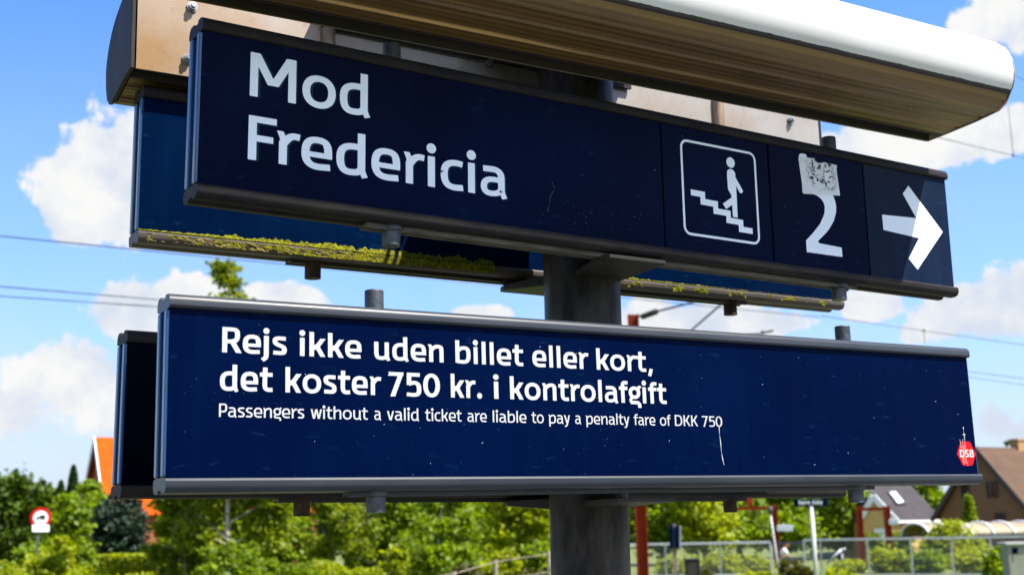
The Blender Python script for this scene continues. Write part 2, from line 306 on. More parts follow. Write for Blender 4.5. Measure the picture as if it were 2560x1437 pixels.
# ------------------------------------------------------------------ lettering (glyphs drawn as pen strokes, filled by marching squares)
def parse(path):
    out = []; tk = path.replace(',', ' ').split(); i = 0; cur = None; mode = None; vals = []
    def num(): 
        nonlocal i
        x = float(tk[i]); i += 1; return x
    while i < len(tk):
        if tk[i] in 'MLCZ': mode = tk[i]; i += 1
        if mode == 'Z': out.append(out[0]); continue
        if mode in 'ML': cur = (num(), num()); out.append(cur)
        else:
            p0 = cur; p1 = (num(), num()); p2 = (num(), num()); p3 = (num(), num())
            for k in range(1, 13):
                t = k / 12; s = 1 - t
                out.append(tuple(s**3 * p0[j] + 3 * s * s * t * p1[j] + 3 * s * t * t * p2[j] + t**3 * p3[j] for j in (0, 1)))
            cur = p3
    return out
def glyphs(W, T):
    a = W / 2; b = T / 2; X = 0.74; o = 0.012
    def ell(cx, cy, rx, ry, k=0.62):
        return (f'M {cx-rx} {cy} C {cx-rx} {cy+ry*k} {cx-rx*k} {cy+ry} {cx} {cy+ry} C {cx+rx*k} {cy+ry} {cx+rx} {cy+ry*k} {cx+rx} {cy} '
                f'C {cx+rx} {cy-ry*k} {cx+rx*k} {cy-ry} {cx} {cy-ry} C {cx-rx*k} {cy-ry} {cx-rx} {cy-ry*k} {cx-rx} {cy}')
    def spur(x): return (f'M {x-.004} 0.2 L {x+.028} 0.10 L {x+.085} -0.035', None, .80)
    def nick(): return (f'M {a+.01} 0.52 L {a-.012} 0.62 L {a-.075} 0.765', (-9, -9, 9, X + .012), .78)
    def st(x, y0, y1): return f'M {x} {y0} L {x} {y1}'
    def bowl(x0, x1, y0, y1): return ell((x0 + x1) / 2, (y0 + y1) / 2, (x1 - x0) / 2, (y1 - y0) / 2)
    yb = b - o; yt = X - b + o; G = {}
    G['o'] = (.80, [ell(.40, X / 2, .40 - a, X / 2 + o - b)], .05, .05)
    G['ø'] = (.80, [ell(.40, X / 2, .40 - a, X / 2 + o - b), ('M 0.06 -0.06 L 0.74 0.80', None, .6)], .05, .05)
    G['e'] = (.71, [f'M .665 {b+.006} L .50 {b-.004} C .22 {b-.03} {a} .12 {a} .35 C {a} .58 .16 {yt} .37 {yt} C .58 {yt} {.71-a} .60 {.71-a} .36 L {.71-a} .315',
                    (f'M {a} .335 L .71 .335', None, .84)], .05, .05)
    G['c'] = (.60, [f'M .585 {b+.008} L .44 {b-.004} C .18 {b-.02} {a} .14 {a} {X/2} C {a} .60 .20 {X-b+.01} .44 {X-b+.006} L .575 {X-b-.01}'], .05, .02)
    x = .57
    G['a'] = (.70, [f'M .075 {X-b-.006} L .30 {X-b+.004} C .50 {X-b+.012} {x} .60 {x} .46 L {x} .13', spur(x),
                    (f'M {x} .415 L .36 .415 C .18 .415 {a} .35 {a} .225 C {a} .10 .16 {yb} .28 {yb} C .42 {yb} .52 .10 {x} .19', None, .92)], .05, .06)
    x = .71 - a - .02
    G['d'] = (.73, [st(x, .13, 1.0), spur(x), f'M {x} {X-b-.004} L .46 {X-b+.004} C .16 {X-b+.01} {a} .56 {a} .36 C {a} .14 .17 {yb} .32 {yb} C .48 {yb} .58 .08 {x} .2'], .05, .06)
    G['u'] = (.70, [f'M {a} {X} L {a} .30 C {a} .10 .18 {yb} .31 {yb} C .44 {yb} .54 .09 {.66-a} .2', st(.66 - a, .13, X), spur(.66 - a)], .09, .06)
    G['b'] = (.72, [st(a, 0.02, 1.0), f'M {a} .52 C .22 .64 .28 {yt} .42 {yt} C .60 {yt} {.72-a} .58 {.72-a} .38 C {.72-a} .14 .56 {yb} .34 {yb} L {a} {b+.002}'], .09, .05)
    G['p'] = (.72, [st(a, -.27, .52), nick(), f'M {a} .54 C .22 .66 .30 {yt} .43 {yt} C .60 {yt} {.72-a} .58 {.72-a} .38 C {.72-a} .14 .56 {yb} .36 {yb} L {a} {b+.02}'], .09, .05)
    G['n'] = (.68, [st(a, 0, .53), nick(), f'M {a} .50 C .22 .64 .30 {yt} .42 {yt} C .58 {yt} {.68-a} .62 {.68-a} .46 L {.68-a} 0'], .09, .09)
    G['h'] = (.68, [st(a, 0, 1.0), f'M {a} .50 C .22 .64 .30 {yt} .42 {yt} C .58 {yt} {.68-a} .62 {.68-a} .46 L {.68-a} 0'], .09, .09)
    G['r'] = (.47, [st(a, 0, .53), nick(), f'M {a} .46 C .20 .62 .26 {X-b+.006} .37 {X-b+.006} L .47 {X-b-.004}'], .09, -.01)
    G['i'] = (W, [st(a, 0, X)], .1, .1, (a, .935, .122))
    G['l'] = (W, [st(a, 0, 1.0)], .1, .1)
    G['j'] = (.28, [f'M {.28-a} {X} L {.28-a} 0 C {.28-a} -.12 .16 -.16 .02 -.235'], -.02, .1, (.28 - a, .935, .122))
    G['k'] = (.66, [st(a, 0, 1.0), (f'M {W*.8} .335 L .30 .375 L .66 .86', (-9, -9, 9, X), 1), (f'M .27 .50 L .60 -.06', (-9, 0, 9, 9), 1)], .1, .02)
    G['s'] = (.57, [f'M .53 {X-b-.004} L .34 {X-b+.004} C .16 {X-b+.006} {a} .65 {a} .55 C {a} .43 .20 .42 .30 .375 C .42 .33 {.57-a} .31 {.57-a} .20 C {.57-a} .08 .42 {b} .27 {b-.002} L .03 {b+.01}'], .05, .05)
    G['t'] = (.54, [f'M .225 .94 L .205 .30 C .205 .12 .26 {b-.004} .40 {b-.004} L .53 {b+.006}', f'M 0 {X-b} L .53 {X-b}'], .02, .02)
    G['f'] = (.50, [f'M .205 0 L .205 .76 C .205 .92 .27 {1-b} .38 {1-b} L .49 {1-b-.006}', f'M 0 {X-b} L .47 {X-b}'], .03, -.02)
    G['g'] = (.68, [ell(.325, .475, .325 - a, .285 - b), ('M .50 .62 L .66 .80', (-9, -9, 9, .80), .9), ('M .18 .26 L .09 .13 L .13 .03', None, .8),
                    f'M .09 .025 L .42 .025 C .56 .025 .60 -.06 .585 -.21'], .05, .0)
    G['v'] = (.66, [(f'M {a*.8} .80 L .33 -.06', (-9, 0, 9, X), 1), (f'M {.66-a*.8} .80 L .33 -.06', (-9, 0, 9, X), 1)], .01, .01)
    G['w'] = (.98, [(f'M {a*.8} .80 L .28 -.06', (-9, 0, 9, X), .95), (f'M .49 .80 L .28 -.06', (-9, 0, 9, X), .95), (f'M .49 .80 L .70 -.06', (-9, 0, 9, X), .95), (f'M {.98-a*.8} .80 L .70 -.06', (-9, 0, 9, X), .95)], .01, .01)
    G['y'] = (.66, [(f'M {a*.8} .80 L .34 .02', (-9, 0, 9, X), 1), (f'M {.66-a*.8} .80 L .34 -.06 C .28 -.20 .22 -.22 .09 -.215', (-9, -9, 9, X), 1)], .01, .01)
    G['P'] = (.66, [st(a, 0, 1), f'M {a} {1-b} L .34 {1-b} C .56 {1-b} {.66-a} .88 {.66-a} .70 C {.66-a} .50 .54 .40 .34 .40 L {a} .40'], .1, .03)
    G['R'] = (.74, [st(a, 0, 1), f'M {a} {1-b} L .34 {1-b} C .56 {1-b} {.68-a} .88 {.68-a} .71 C {.68-a} .53 .54 .44 .34 .44 L {a} .44', ('M .34 .52 L .68 -.06', (-9, 0, 9, 9), 1.05)], .1, .0)
    G['F'] = (.62, [st(a, 0, 1), f'M {a} {1-b} L .62 {1-b}', f'M {a} {.5} L .55 {.5}'], .1, -.03)
    G['D'] = (.80, [st(a, 0, 1), f'M {a} {1-b} L .32 {1-b} C .62 {1-b} {.80-a} .80 {.80-a} .5 C {.80-a} .20 .62 {b} .32 {b} L {a} {b}'], .1, .05)
    G['K'] = (.74, [st(a, 0, 1), (f'M {W*.8} .48 L .28 .50 L .70 1.10', (-9, -9, 9, 1), 1), ('M .25 .64 L .70 -.08', (-9, 0, 9, 9), 1)], .1, .0)
    G['S'] = (.66, [f'M .60 {1-b-.02} L .42 {1-b} C .20 {1-b+.01} {a} .88 {a} .74 C {a} .56 .24 .54 .34 .49 C .50 .43 {.66-a} .40 {.66-a} .26 C {.66-a} .10 .46 {b} .30 {b} L .05 {b+.02}'], .04, .04)
    G['B'] = (.72, [st(a, 0, 1), f'M {a} {1-b} L .36 {1-b} C .54 {1-b} {.66-a} .90 {.66-a} .76 C {.66-a} .60 .54 .52 .38 .52 L {a} .52', f'M {a} .52 L .38 .52 C .60 .52 {.72-a} .42 {.72-a} .27 C {.72-a} .10 .58 {b} .36 {b} L {a} {b}'], .08, .04)
    G['M'] = (1.06, [st(a, 0, 1), st(1.06 - a, 0, 1), (f'M {a*.9} 1.06 L .53 .28', (a * .3, .31, 9, 1), 1.08), (f'M {1.06-a*.9} 1.06 L .53 .28', (-9, .31, 1.06 - a * .3, 1), 1.08)], .1, .1)
    G['N'] = (.84, [st(a, 0, 1), st(.84 - a, 0, 1), (f'M {a*.8} 1.06 L {.84-a*.8} -.06', (0, 0, .84, 1), 1.05)], .1, .1)
    G['A'] = (.84, [(f'M .42 1.08 L {a*.7} -.08', (-9, 0, 9, 1), 1), (f'M .42 1.08 L {.84-a*.7} -.08', (-9, 0, 9, 1), 1), 'M .18 .30 L .66 .30'], .01, .01)
    G['7'] = (.68, [f'M .02 {1-b-.03} L .66 {1-b-.03}', ('M .60 1.0 L .20 -.06', (-9, -.03, 9, .97), 1.0)], .04, .03)
    G['5'] = (.66, [f'M .60 {.97-b} L .10 {.97-b}', f'M {.09+a*.6} {.97} L {.09+a*.5} .46', f'M {.09+a*.3} .50 L .30 .56 C .52 .58 {.66-a} .46 {.66-a} .28 C {.66-a} .08 .48 {b-.02} .28 {b-.02} L .04 {b}'], .05, .04)
    G['0'] = (.72, [ell(.36, .475, .36 - a, .495 - b, .60)], .04, .04)
    G[','] = (.22, [('M .17 .15 L .06 -.19', None, .95)], .08, .05)
    G['.'] = (.24, [], .09, .08, (.12, .105, .125))
    return G
def raster(g, W, T):
    """one glyph -> flat verts / faces in cap-height units"""
    k = W / T
    x0, x1, y0, y1 = -.2, g[0] + .2, -.34, 1.12; h = .0125
    xs = np.arange(x0, x1 + h, h); ys = np.arange(y0, y1 + h, h)
    GX, GY = np.meshgrid(xs, ys); F = np.full(GX.shape, 9.0)
    for stk in g[1]:
        clip = None; ws = 1.0
        if isinstance(stk, tuple): stk, clip, ws = stk
        P = np.array(parse(stk)); 
        keep = np.r_[True, np.hypot(*np.diff(P, axis=0).T) > 1e-5]; P = P[keep]
        closed = np.hypot(*(P[0] - P[-1])) < 1e-4
        Q = P * [1, k]; r = W * ws / 2
        px, py = GX, GY * k
        seg = np.diff(Q, axis=0); ln = np.hypot(seg[:, 0], seg[:, 1]); cum = np.r_[0, np.cumsum(ln)]; tot = cum[-1]
        u0 = seg[0] / ln[0]; u1 = seg[-1] / ln[-1]; S = np.full(GX.shape, 9.0)
        for i in range(len(seg)):
            dx, dy = px - Q[i, 0], py - Q[i, 1]
            t = np.clip((dx * seg[i, 0] + dy * seg[i, 1]) / ln[i]**2, 0, 1)
            d = np.hypot(dx - t * seg[i, 0], dy - t * seg[i, 1]) - r
            if not closed:
                if cum[i] < 1.2 * r: d = np.maximum(d, -((px - Q[0, 0]) * u0[0] + (py - Q[0, 1]) * u0[1]))
                if tot - cum[i + 1] < 1.2 * r: d = np.maximum(d, (px - Q[-1, 0]) * u1[0] + (py - Q[-1, 1]) * u1[1])
            S = np.minimum(S, d)
        if clip:
            S = np.maximum(S, np.maximum(np.maximum(clip[0] - GX, GX - clip[2]), np.maximum(clip[1] - GY, GY - clip[3])))
        F = np.minimum(F, S)
    if len(g) > 4:
        cx, cy, r = g[4]; F = np.minimum(F, np.hypot(GX - cx, GY - cy) - r)
    return march(F, xs, ys)
def march(F, xs, ys):
    V = []; Fc = []; ny, nx = F.shape; ins = F < 0
    for j in range(ny - 1):
        row = ins[j].astype(int) + ins[j, :].astype(int) * 0
        full = ins[j, :-1] & ins[j, 1:] & ins[j + 1, :-1] & ins[j + 1, 1:]
        anyi = ins[j, :-1] | ins[j, 1:] | ins[j + 1, :-1] | ins[j + 1, 1:]
        i = 0
        while i < nx - 1:
            if full[i]:
                s = i
                while i < nx - 1 and full[i]: i += 1
                n = len(V); V += [(xs[s], ys[j]), (xs[i], ys[j]), (xs[i], ys[j + 1]), (xs[s], ys[j + 1])]; Fc.append((n, n + 1, n + 2, n + 3)); continue
            if anyi[i]:
                c = [(i, j), (i + 1, j), (i + 1, j + 1), (i, j + 1)]; poly = []
                for q in range(4):
                    A = c[q]; B = c[(q + 1) % 4]; fa = F[A[1], A[0]]; fb = F[B[1], B[0]]
                    if fa < 0: poly.append((xs[A[0]], ys[A[1]]))
                    if (fa < 0) != (fb < 0):
                        t = fa / (fa - fb); poly.append((xs[A[0]] + t * (xs[B[0]] - xs[A[0]]), ys[A[1]] + t * (ys[B[1]] - ys[A[1]])))
                if len(poly) >= 3:
                    n = len(V); V += poly; Fc.append(tuple(range(n, n + len(poly))))
            i += 1
    return V, Fc
FONT = {}
def font(W, T):
    if (W, T) not in FONT: FONT[(W, T)] = (glyphs(W, T), {})
    return FONT[(W, T)]
def word(mb, txt, x0, x1, zb, cap, W, T, y, dx=0.0, dz=0.0):
    """writes txt so that its ink spans x0..x1 on the plane y (seen from -y)"""
    G, cache = font(W, T); pen = 0; pos = []
    for i, ch in enumerate(txt):
        g = G[ch]
        if i: pen += g[2]
        pos.append(pen); pen += g[0]
        if i < len(txt) - 1: pen += g[3]
    ink = pen; sx = (x1 - x0) / ink
    for ch, p in zip(txt, pos):
        if ch not in cache: cache[ch] = raster(G[ch], W, T)
        V, Fc = cache[ch]
        mb.add([(x0 + (p + a) * sx + dx, y, zb + b * cap + dz) for a, b in V], Fc)
def flat(poly, y): 
    return MB().add([(a, y, b) for a, b in poly], [tuple(range(len(poly)))])
def ngon_fill(mb, poly, y, th=0.0):
    """fill of a simple, possibly concave outline"""
    from mathutils.geometry import tessellate_polygon
    vs = [Vector((a, b, 0)) for a, b in poly]
    tr = tessellate_polygon([vs])
    mb.add([(a, y, b) for a, b in poly], [tuple(t) for t in tr]); return mb

# ------------------------------------------------------------------ sign boxes
SW, SH, SD = 2.49, 0.42, 0.10
def make_sign(name, loc, rot, label, cat, splits, pmat_, rmat, bmat, tube_low, group=None):
    e = empty(name, (loc[0], loc[1], loc[2] + Z0), rot, label, cat, group)
    MB().box(.012, SW - .012, .018, SD - .018, .012, SH - .012).build('casing', MAT['dark'], e)
    for a, b in zip(splits[:-1], splits[1:]):
        x0 = a + (.0035 if a > 0.02 else 0); x1 = b - (.0035 if b < SW - .02 else 0)
        MB().box(x0, x1, .0105, .0165, .024, SH - .024).build('front_panel', MAT['panel_dust'] if a > 2 else pmat_, e, bevel=.001)
    MB().box(.006, SW - .006, SD - .0165, SD - .0105, .024, SH - .024).build('back_panel', bmat, e, bevel=.001)
    half = [(.0035, .390), (.0, .3945), (.0, .405), (.003, .4125), (.009, .418), (.017, .42), (.033, .42), (.036, .416), (.038, .413)]
    prof = half + [(SD - y, z) for y, z in reversed(half)] + [(SD - .0095, .389), (SD - .0195, .387), (.0195, .387), (.0095, .389)]
    MB().prism(prof, 0, SW).build('top_rail', rmat, e, smooth='auto')
    MB().prism([(y, SH - z) for y, z in prof], 0, SW + .004).build('bottom_rail', rmat, e, smooth='auto')
    for x0, x1 in ((-.003, .010), (SW - .010, SW + .003)):
        t = MB(); t.box(x0, x1, .014, .034, .034, SH - .034); t.box(x0, x1, .066, .086, .034, SH - .034)
        t.build('end_trim', MAT['trim'], e, bevel=.003)
    chm = MAT['channel'] if name == 'direction_sign' else MAT['dark']  # other signs get dark metal, standing in for shade on their undersides
    MB().box(.42, 2.06, .030, .070, -.0075, -.0005).box(.42, 2.06, .030, .036, -.011, -.0076).box(.42, 2.06, .064, .070, -.011, -.0076).build('mounting_channel', chm, e)
    for x in (.493, 2.003):
        MB().tube([(x, .05, SH - .02), (x, .05, SH + .048)], .0225, 20).build('tube_stub', MAT['tube'] if not tube_low else MAT['tube_rust'], e, smooth='auto', bevel=.003)
        MB().tube([(x, .05, .02), (x, .05, -.003), (x, .05, -.0032), (x, .05, -.010), (x, .05, -.0102), (x, .05, -.047)], [.030, .030, .030, .030, .0225, .0225], 20).build('tube_stub', MAT['tube_rust'] if tube_low else MAT['tube'], e, smooth='auto')
    return e
FL = make_sign('fare_notice_sign', (-.0045, -.0001, .0232), (-.0073, -.008, -.0143), 'long navy sign below, white text about penalty fares and a red logo badge', 'sign', [.004, SW - .004], MAT['panel_low'], MAT['rail'], MAT['panel_back'], False, 'box signs on the post')
FU = make_sign('direction_sign', (.0441, .0045, .66), (-.0052, .0076, .0109), 'long navy sign with big place name, stairs symbol, number 2 and arrow', 'sign', [.004, 1.303, 1.7045, 2.103, SW - .004], MAT['panel_up'], MAT['rail_up'], MAT['panel_back'], False, 'box signs on the post')
MAT['panel_shade'] = panel_mat('shade-darkened blue enamel', (0.0002, 0.0007, 0.0035), (0.0004, 0.0013, 0.006), 0.3, 0.2, 0.1)  # same sign paint darkened, the rear lower sign's shade put into the colour
RL = make_sign('rear_sign', (.0454, .5648, .0309), (-.0057, .0035, .0058), 'blank dark sign back in shade, behind the penalty fare sign', 'sign', [.004, SW - .004], MAT['panel_shade'], MAT['rail_up'], MAT['panel_back'], True, 'box signs on the post')
RU = make_sign('rear_sign', (.0588, .5426, .673), (.0101, -.0035, -.0019), 'blank blue sign back with yellow-green moss on its lower rail', 'sign', [.004, SW - .004], MAT['panel_back'], MAT['rail_up'], MAT['panel_back'], True, 'box signs on the post')

# lettering of the lower sign
YL = .0098
LINES = [(.2985, .0553, .192, .155, [('Rejs', 0.1173, 0.2634), ('ikke', 0.2941, 0.4425), ('uden', 0.474, 0.653), ('billet', 0.6848, 0.8734), ('eller', 0.8993, 1.0656), ('kort,', 1.0903, 1.2653)]),
 (.2163, .0563, .192, .155, [('det', 0.1136, 0.2316), ('koster', 0.2606, 0.4904), ('750', 0.5066, 0.6418), ('kr.', 0.6706, 0.7544), ('i', 0.788, 0.8001), ('kontrolafgift', 0.8328, 1.3077)]),
 (.1598, .0285, .148, .118, [('Passengers', 0.1126, 0.3043), ('without', 0.3196, 0.4569), ('a', 0.4727, 0.4894), ('valid', 0.5044, 0.5852), ('ticket', 0.6016, 0.6979), ('are', 0.7132, 0.7658), ('liable', 0.7823, 0.8766), ('to', 0.8914, 0.9263), ('pay', 0.9419, 1.0033), ('a', 1.0183, 1.0356), ('penalty', 1.0519, 1.1844), ('fare', 1.1983, 1.2666), ('of', 1.2818, 1.3167), ('DKK', 1.3305, 1.4071), ('750', 1.4205, 1.4897)])]
for zb, cap, W, T, ws in LINES:
    mb = MB()
    for w, x0, x1 in ws: word(mb, w, x0, x1, zb, cap, W, T, YL)
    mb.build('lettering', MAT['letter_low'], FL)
HEX = [(2.3999, 0.0939), (2.4175, 0.1245), (2.4225, 0.129), (2.4585, 0.1292), (2.4645, 0.1257), (2.4825, 0.0945), (2.4825, 0.0895), (2.4650, 0.0595), (2.4595, 0.0565), (2.4245, 0.0566), (2.4190, 0.0600), (2.4003, 0.0905)]
bd = ngon_fill(MB(), HEX, YL).build('logo_badge', MAT['red'], FL)
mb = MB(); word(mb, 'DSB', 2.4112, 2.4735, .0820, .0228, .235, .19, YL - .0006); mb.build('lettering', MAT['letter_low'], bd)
def ribbon(mb, pts, w, y):
    n = len(pts)
    for i in range(n - 1):
        (a, b), (c, d) = pts[i], pts[i + 1]; l = math.hypot(c - a, d - b); nx, nz = -(d - b) / l, (c - a) / l
        w0 = w * (0.55 + .45 * math.sin(3.1 * i + 1)); w1 = w * (0.55 + .45 * math.sin(3.1 * (i + 1) + 1))
        mb.add([(a - nx * w0, y, b - nz * w0), (a + nx * w0, y, b + nz * w0), (c + nx * w1, y, d + nz * w1), (c - nx * w1, y, d - nz * w1)], [(0, 1, 2, 3)])
mb = MB(); ribbon(mb, [(1.4778, 0.1584), (1.4778, 0.137), (1.4798, 0.1183), (1.4803, 0.093), (1.4831, 0.0744), (1.4869, 0.0578)], .0011, YL - .0003); mb.build('scratch', MAT['scratch'], FL)
mb = MB(); ribbon(mb, [(2.4376, 0.1713), (2.4368, 0.1626), (2.4385, 0.1453), (2.4385, 0.128), (2.4355, 0.1078), (2.4343, 0.0876), (2.436, 0.0704), (2.4422, 0.0554)], .0010, YL - .0012); mb.build('scratch', MAT['scratch'], FL)
mb = MB(); ribbon(mb, [(2.4168, 0.1349), (2.4181, 0.122), (2.4192, 0.1077)], .0009, YL - .0012); mb.build('scratch', MAT['scratch'], FL)
mb = MB(); ribbon(mb, [(2.4298, 0.1365), (2.4266, 0.1221), (2.4279, 0.1091), (2.4241, 0.0933), (2.4224, 0.0718), (2.4226, 0.0589)], .0009, YL - .0012); mb.build('scratch', MAT['scratch'], FL)
mb = MB(); ribbon(mb, [(2.426, 0.0819), (2.4277, 0.0718), (2.4294, 0.0618)], .0008, YL - .0012); mb.build('scratch', MAT['scratch'], FL)
mb = MB()
for i, (x, z) in enumerate([(2.4376, .1713), (2.434, .150), (2.441, .1505)]): ribbon(mb, [(x, z + .002), (x + .0005, z - .002)], .0016, YL - .0013)
rr = random.Random(5)
for i in range(26):
    x = rr.uniform(.3, 2.45); z = rr.uniform(.04, .36); l = rr.uniform(.001, .006); an = rr.uniform(-1.2, 1.2)
    ribbon(mb, [(x, z), (x + l * math.sin(an), z + l * math.cos(an))], .0005, YL - .0004)
mb.build('scuff_marks', MAT['scratch'], FL)['kind'] = 'stuff'
for p in ([(1.4765, .1775), (1.4772, .1835), (1.4758, .186), (1.4745, .183), (1.4752, .178)], [(1.4788, .1660), (1.4802, .172), (1.479, .1765), (1.4768, .171), (1.4762, .166)],
          [(.5062, .2700), (.5085, .2712), (.5105, .2670), (.5085, .2640), (.5068, .2665)], [(.5125, .2600), (.5145, .2620), (.5150, .2590)]): ngon_fill(MB(), p, YL - .0007).build('chipped_paint', MAT['panel_low'], FL)

# lettering of the upper sign, each with a petrol offset edge
YU = .0098
def fu_text(txt, x0, x1, zb, cap, W, T):
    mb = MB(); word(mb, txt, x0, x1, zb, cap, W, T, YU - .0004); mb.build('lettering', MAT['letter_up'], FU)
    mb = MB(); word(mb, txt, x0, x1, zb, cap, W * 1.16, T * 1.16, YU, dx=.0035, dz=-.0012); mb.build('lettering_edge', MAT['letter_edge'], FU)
fu_text('Mod', .1160, .4140, .2535, .1052, .182, .145)
fu_text('Fredericia', .1155, .7960, .1035, .1042, .182, .145)
for cx, cz in ((.6085, .147), (.778, .118)):
    mb = MB(); mb.tube([(cx, YU - .0006, cz), (cx + .001, YU - .004, cz - .003)], [.0025, .0012], 6); mb.tube([(cx + .003, YU - .0006, cz - .001), (cx + .006, YU - .003, cz + .001)], .0009, 5); mb.build('dirt_spot', MAT['gutter'], FU)
ARROW = [(2.3066, 0.3447), (2.2775, 0.3142), (2.3319, 0.241), (2.1741, 0.2328), (2.1755, 0.184), (2.3369, 0.1761), (2.2811, 0.1038), (2.3181, 0.072), (2.4533, 0.2101)]
ngon_fill(MB(), ARROW, YU).build('arrow', MAT['letter_up'], FU)
TWO = [(1.8795, 0.2597), (1.8925, .258), (1.904, 0.2536), (1.914, .247), (1.9214, 0.2381), (1.9245, .229), (1.9247, 0.2197), (1.9225, .208), (1.9176, 0.197), (1.9006, 0.17), (1.8688, 0.1385), (1.8378, 0.1119), (1.838, 0.0768), (1.9857, 0.0773), (1.9851, 0.1062), (1.894, 0.1092), (1.8882, 0.111), (1.8876, 0.1155), (1.9, .1265), (1.9188, 0.1412), (1.935, .156), (1.949, 0.1728), (1.960, .188), (1.9667, 0.2031), (1.972, .217), (1.9734, 0.2291), (1.9725, .243), (1.9693, 0.2538), (1.9640, .265), (1.9563, 0.2742), (1.945, .2805), (1.9318, 0.2835), (1.8857, 0.2834), (1.8356, 0.2781), (1.836, .258)]
ngon_fill(MB(), TWO, YU).build('numeral', MAT['letter_up'], FU)
mb = MB(); ngon_fill(mb, [(1.8296, 0.3678), (1.8314, 0.3743), (1.835, .3785), (1.8402, 0.3804), (1.8548, 0.3816), (1.8605, .380), (1.8627, 0.3769), (1.862, 0.3695), (1.8545, 0.3542), (1.8336, 0.3511)], YU - .0002); mb.build('numeral', MAT['letter_up'], FU)
STK = [(1.8266, 0.3657), (1.8435, 0.3708), (1.87, .3715), (1.8957, 0.373), (1.9, .367), (1.9011, 0.3627), (1.912, .361), (1.9221, 0.3627), (1.931, .366), (1.9395, 0.3675), (1.95, .364), (1.96, .3675), (1.975, .3655), (1.9884, 0.3661), (1.9856, 0.3497), (1.993, 0.2696), (1.8386, 0.2552)]
ngon_fill(MB(), STK, YU - .0008).build('torn_sticker', MAT['sticker'], FU)
# stairs pictogram
def rrect(x0, x1, z0, z1, r, n=8):
    out = []
    for cx, cz, s in ((x1 - r, z1 - r, 0), (x0 + r, z1 - r, 90), (x0 + r, z0 + r, 180), (x1 - r, z0 + r, 270)):
        out += [(cx + r * math.cos(R(s + 90 * k / n)), cz + r * math.sin(R(s + 90 * k / n))) for k in range(n + 1)]
    return out
oa = rrect(1.3715, 1.6540, .0765, .3535, .025); ia = rrect(1.3785, 1.6470, .0835, .3465, .018)
n_ = len(oa); mb = MB(); mb.add([(x, YU, z) for x, z in oa] + [(x, YU, z) for x, z in ia], [(i, (i + 1) % n_, n_ + (i + 1) % n_, n_ + i) for i in range(n_)])
STAIRS = [(1.4025, 0.2092), (1.4543, 0.2088), (1.4543, 0.1878), (1.5006, 0.1872), (1.5006, 0.1661), (1.5465, 0.1655), (1.5465, 0.1448), (1.5926, 0.144), (1.5926, 0.1238), (1.6268, 0.1235), (1.6268, 0.1067), (1.5750, 0.1070), (1.5750, 0.1275), (1.5294, 0.1280), (1.5294, 0.1485), (1.4828, 0.1490), (1.4828, 0.1695), (1.4368, 0.1702), (1.4368, 0.192), (1.403, 0.1923)]
BODY = [(1.541, 0.2786), (1.5429, 0.2843), (1.5486, 0.2886), (1.555, 0.2906), (1.5635, 0.2893), (1.5695, 0.2839), (1.5722, 0.2768), (1.5716, 0.2685), (1.5972, 0.2328), (1.5975, 0.2286), (1.594, 0.2241), (1.5885, 0.2229), (1.5848, 0.2249), (1.5725, 0.2436), (1.5728, 0.2108), (1.5723, 0.1484), (1.555, 0.1487), (1.5542, 0.1841), (1.5306, 0.1688), (1.5191, 0.1828), (1.5535, 0.2058), (1.5529, 0.2119), (1.5415, 0.2289), (1.5406, 0.2636)]
ngon_fill(mb, STAIRS, YU); ngon_fill(mb, BODY, YU)
ngon_fill(mb, [(1.5563 + .0158 * math.cos(t * math.pi / 14), .3100 + .0156 * math.sin(t * math.pi / 14)) for t in range(28)], YU)
mb.build('pictogram', MAT['letter_up'], FU)
MAT['faint'] = pmat('faint scratch', (.16, .17, .18), (.06, .07, .09), 60, .6)
mb = MB(); rr = random.Random(9)
for i in range(34):
    x = rr.gauss(1.08, .12); z = rr.gauss(.10, .03)
    if not (.83 < x < 1.28 and .04 < z < .2): continue
    l = rr.uniform(.001, .007); an = rr.uniform(-2, 2); ribbon(mb, [(x, z), (x + l * math.sin(an), z + l * math.cos(an))], .0004, YU - .0002)
ribbon(mb, [(.935, .165), (.945, .15), (.930, .125), (.927, .105), (.921, .085)], .0004, YU - .0002)
for x, z in ((1.275, .245), (1.76, .205), (1.38, .36), (.17, .2)): ribbon(mb, [(x, z), (x + .004, z + .003)], .0012, YU - .0002)
mb.build('scuff_marks', MAT['faint'], FU)['kind'] = 'stuff'

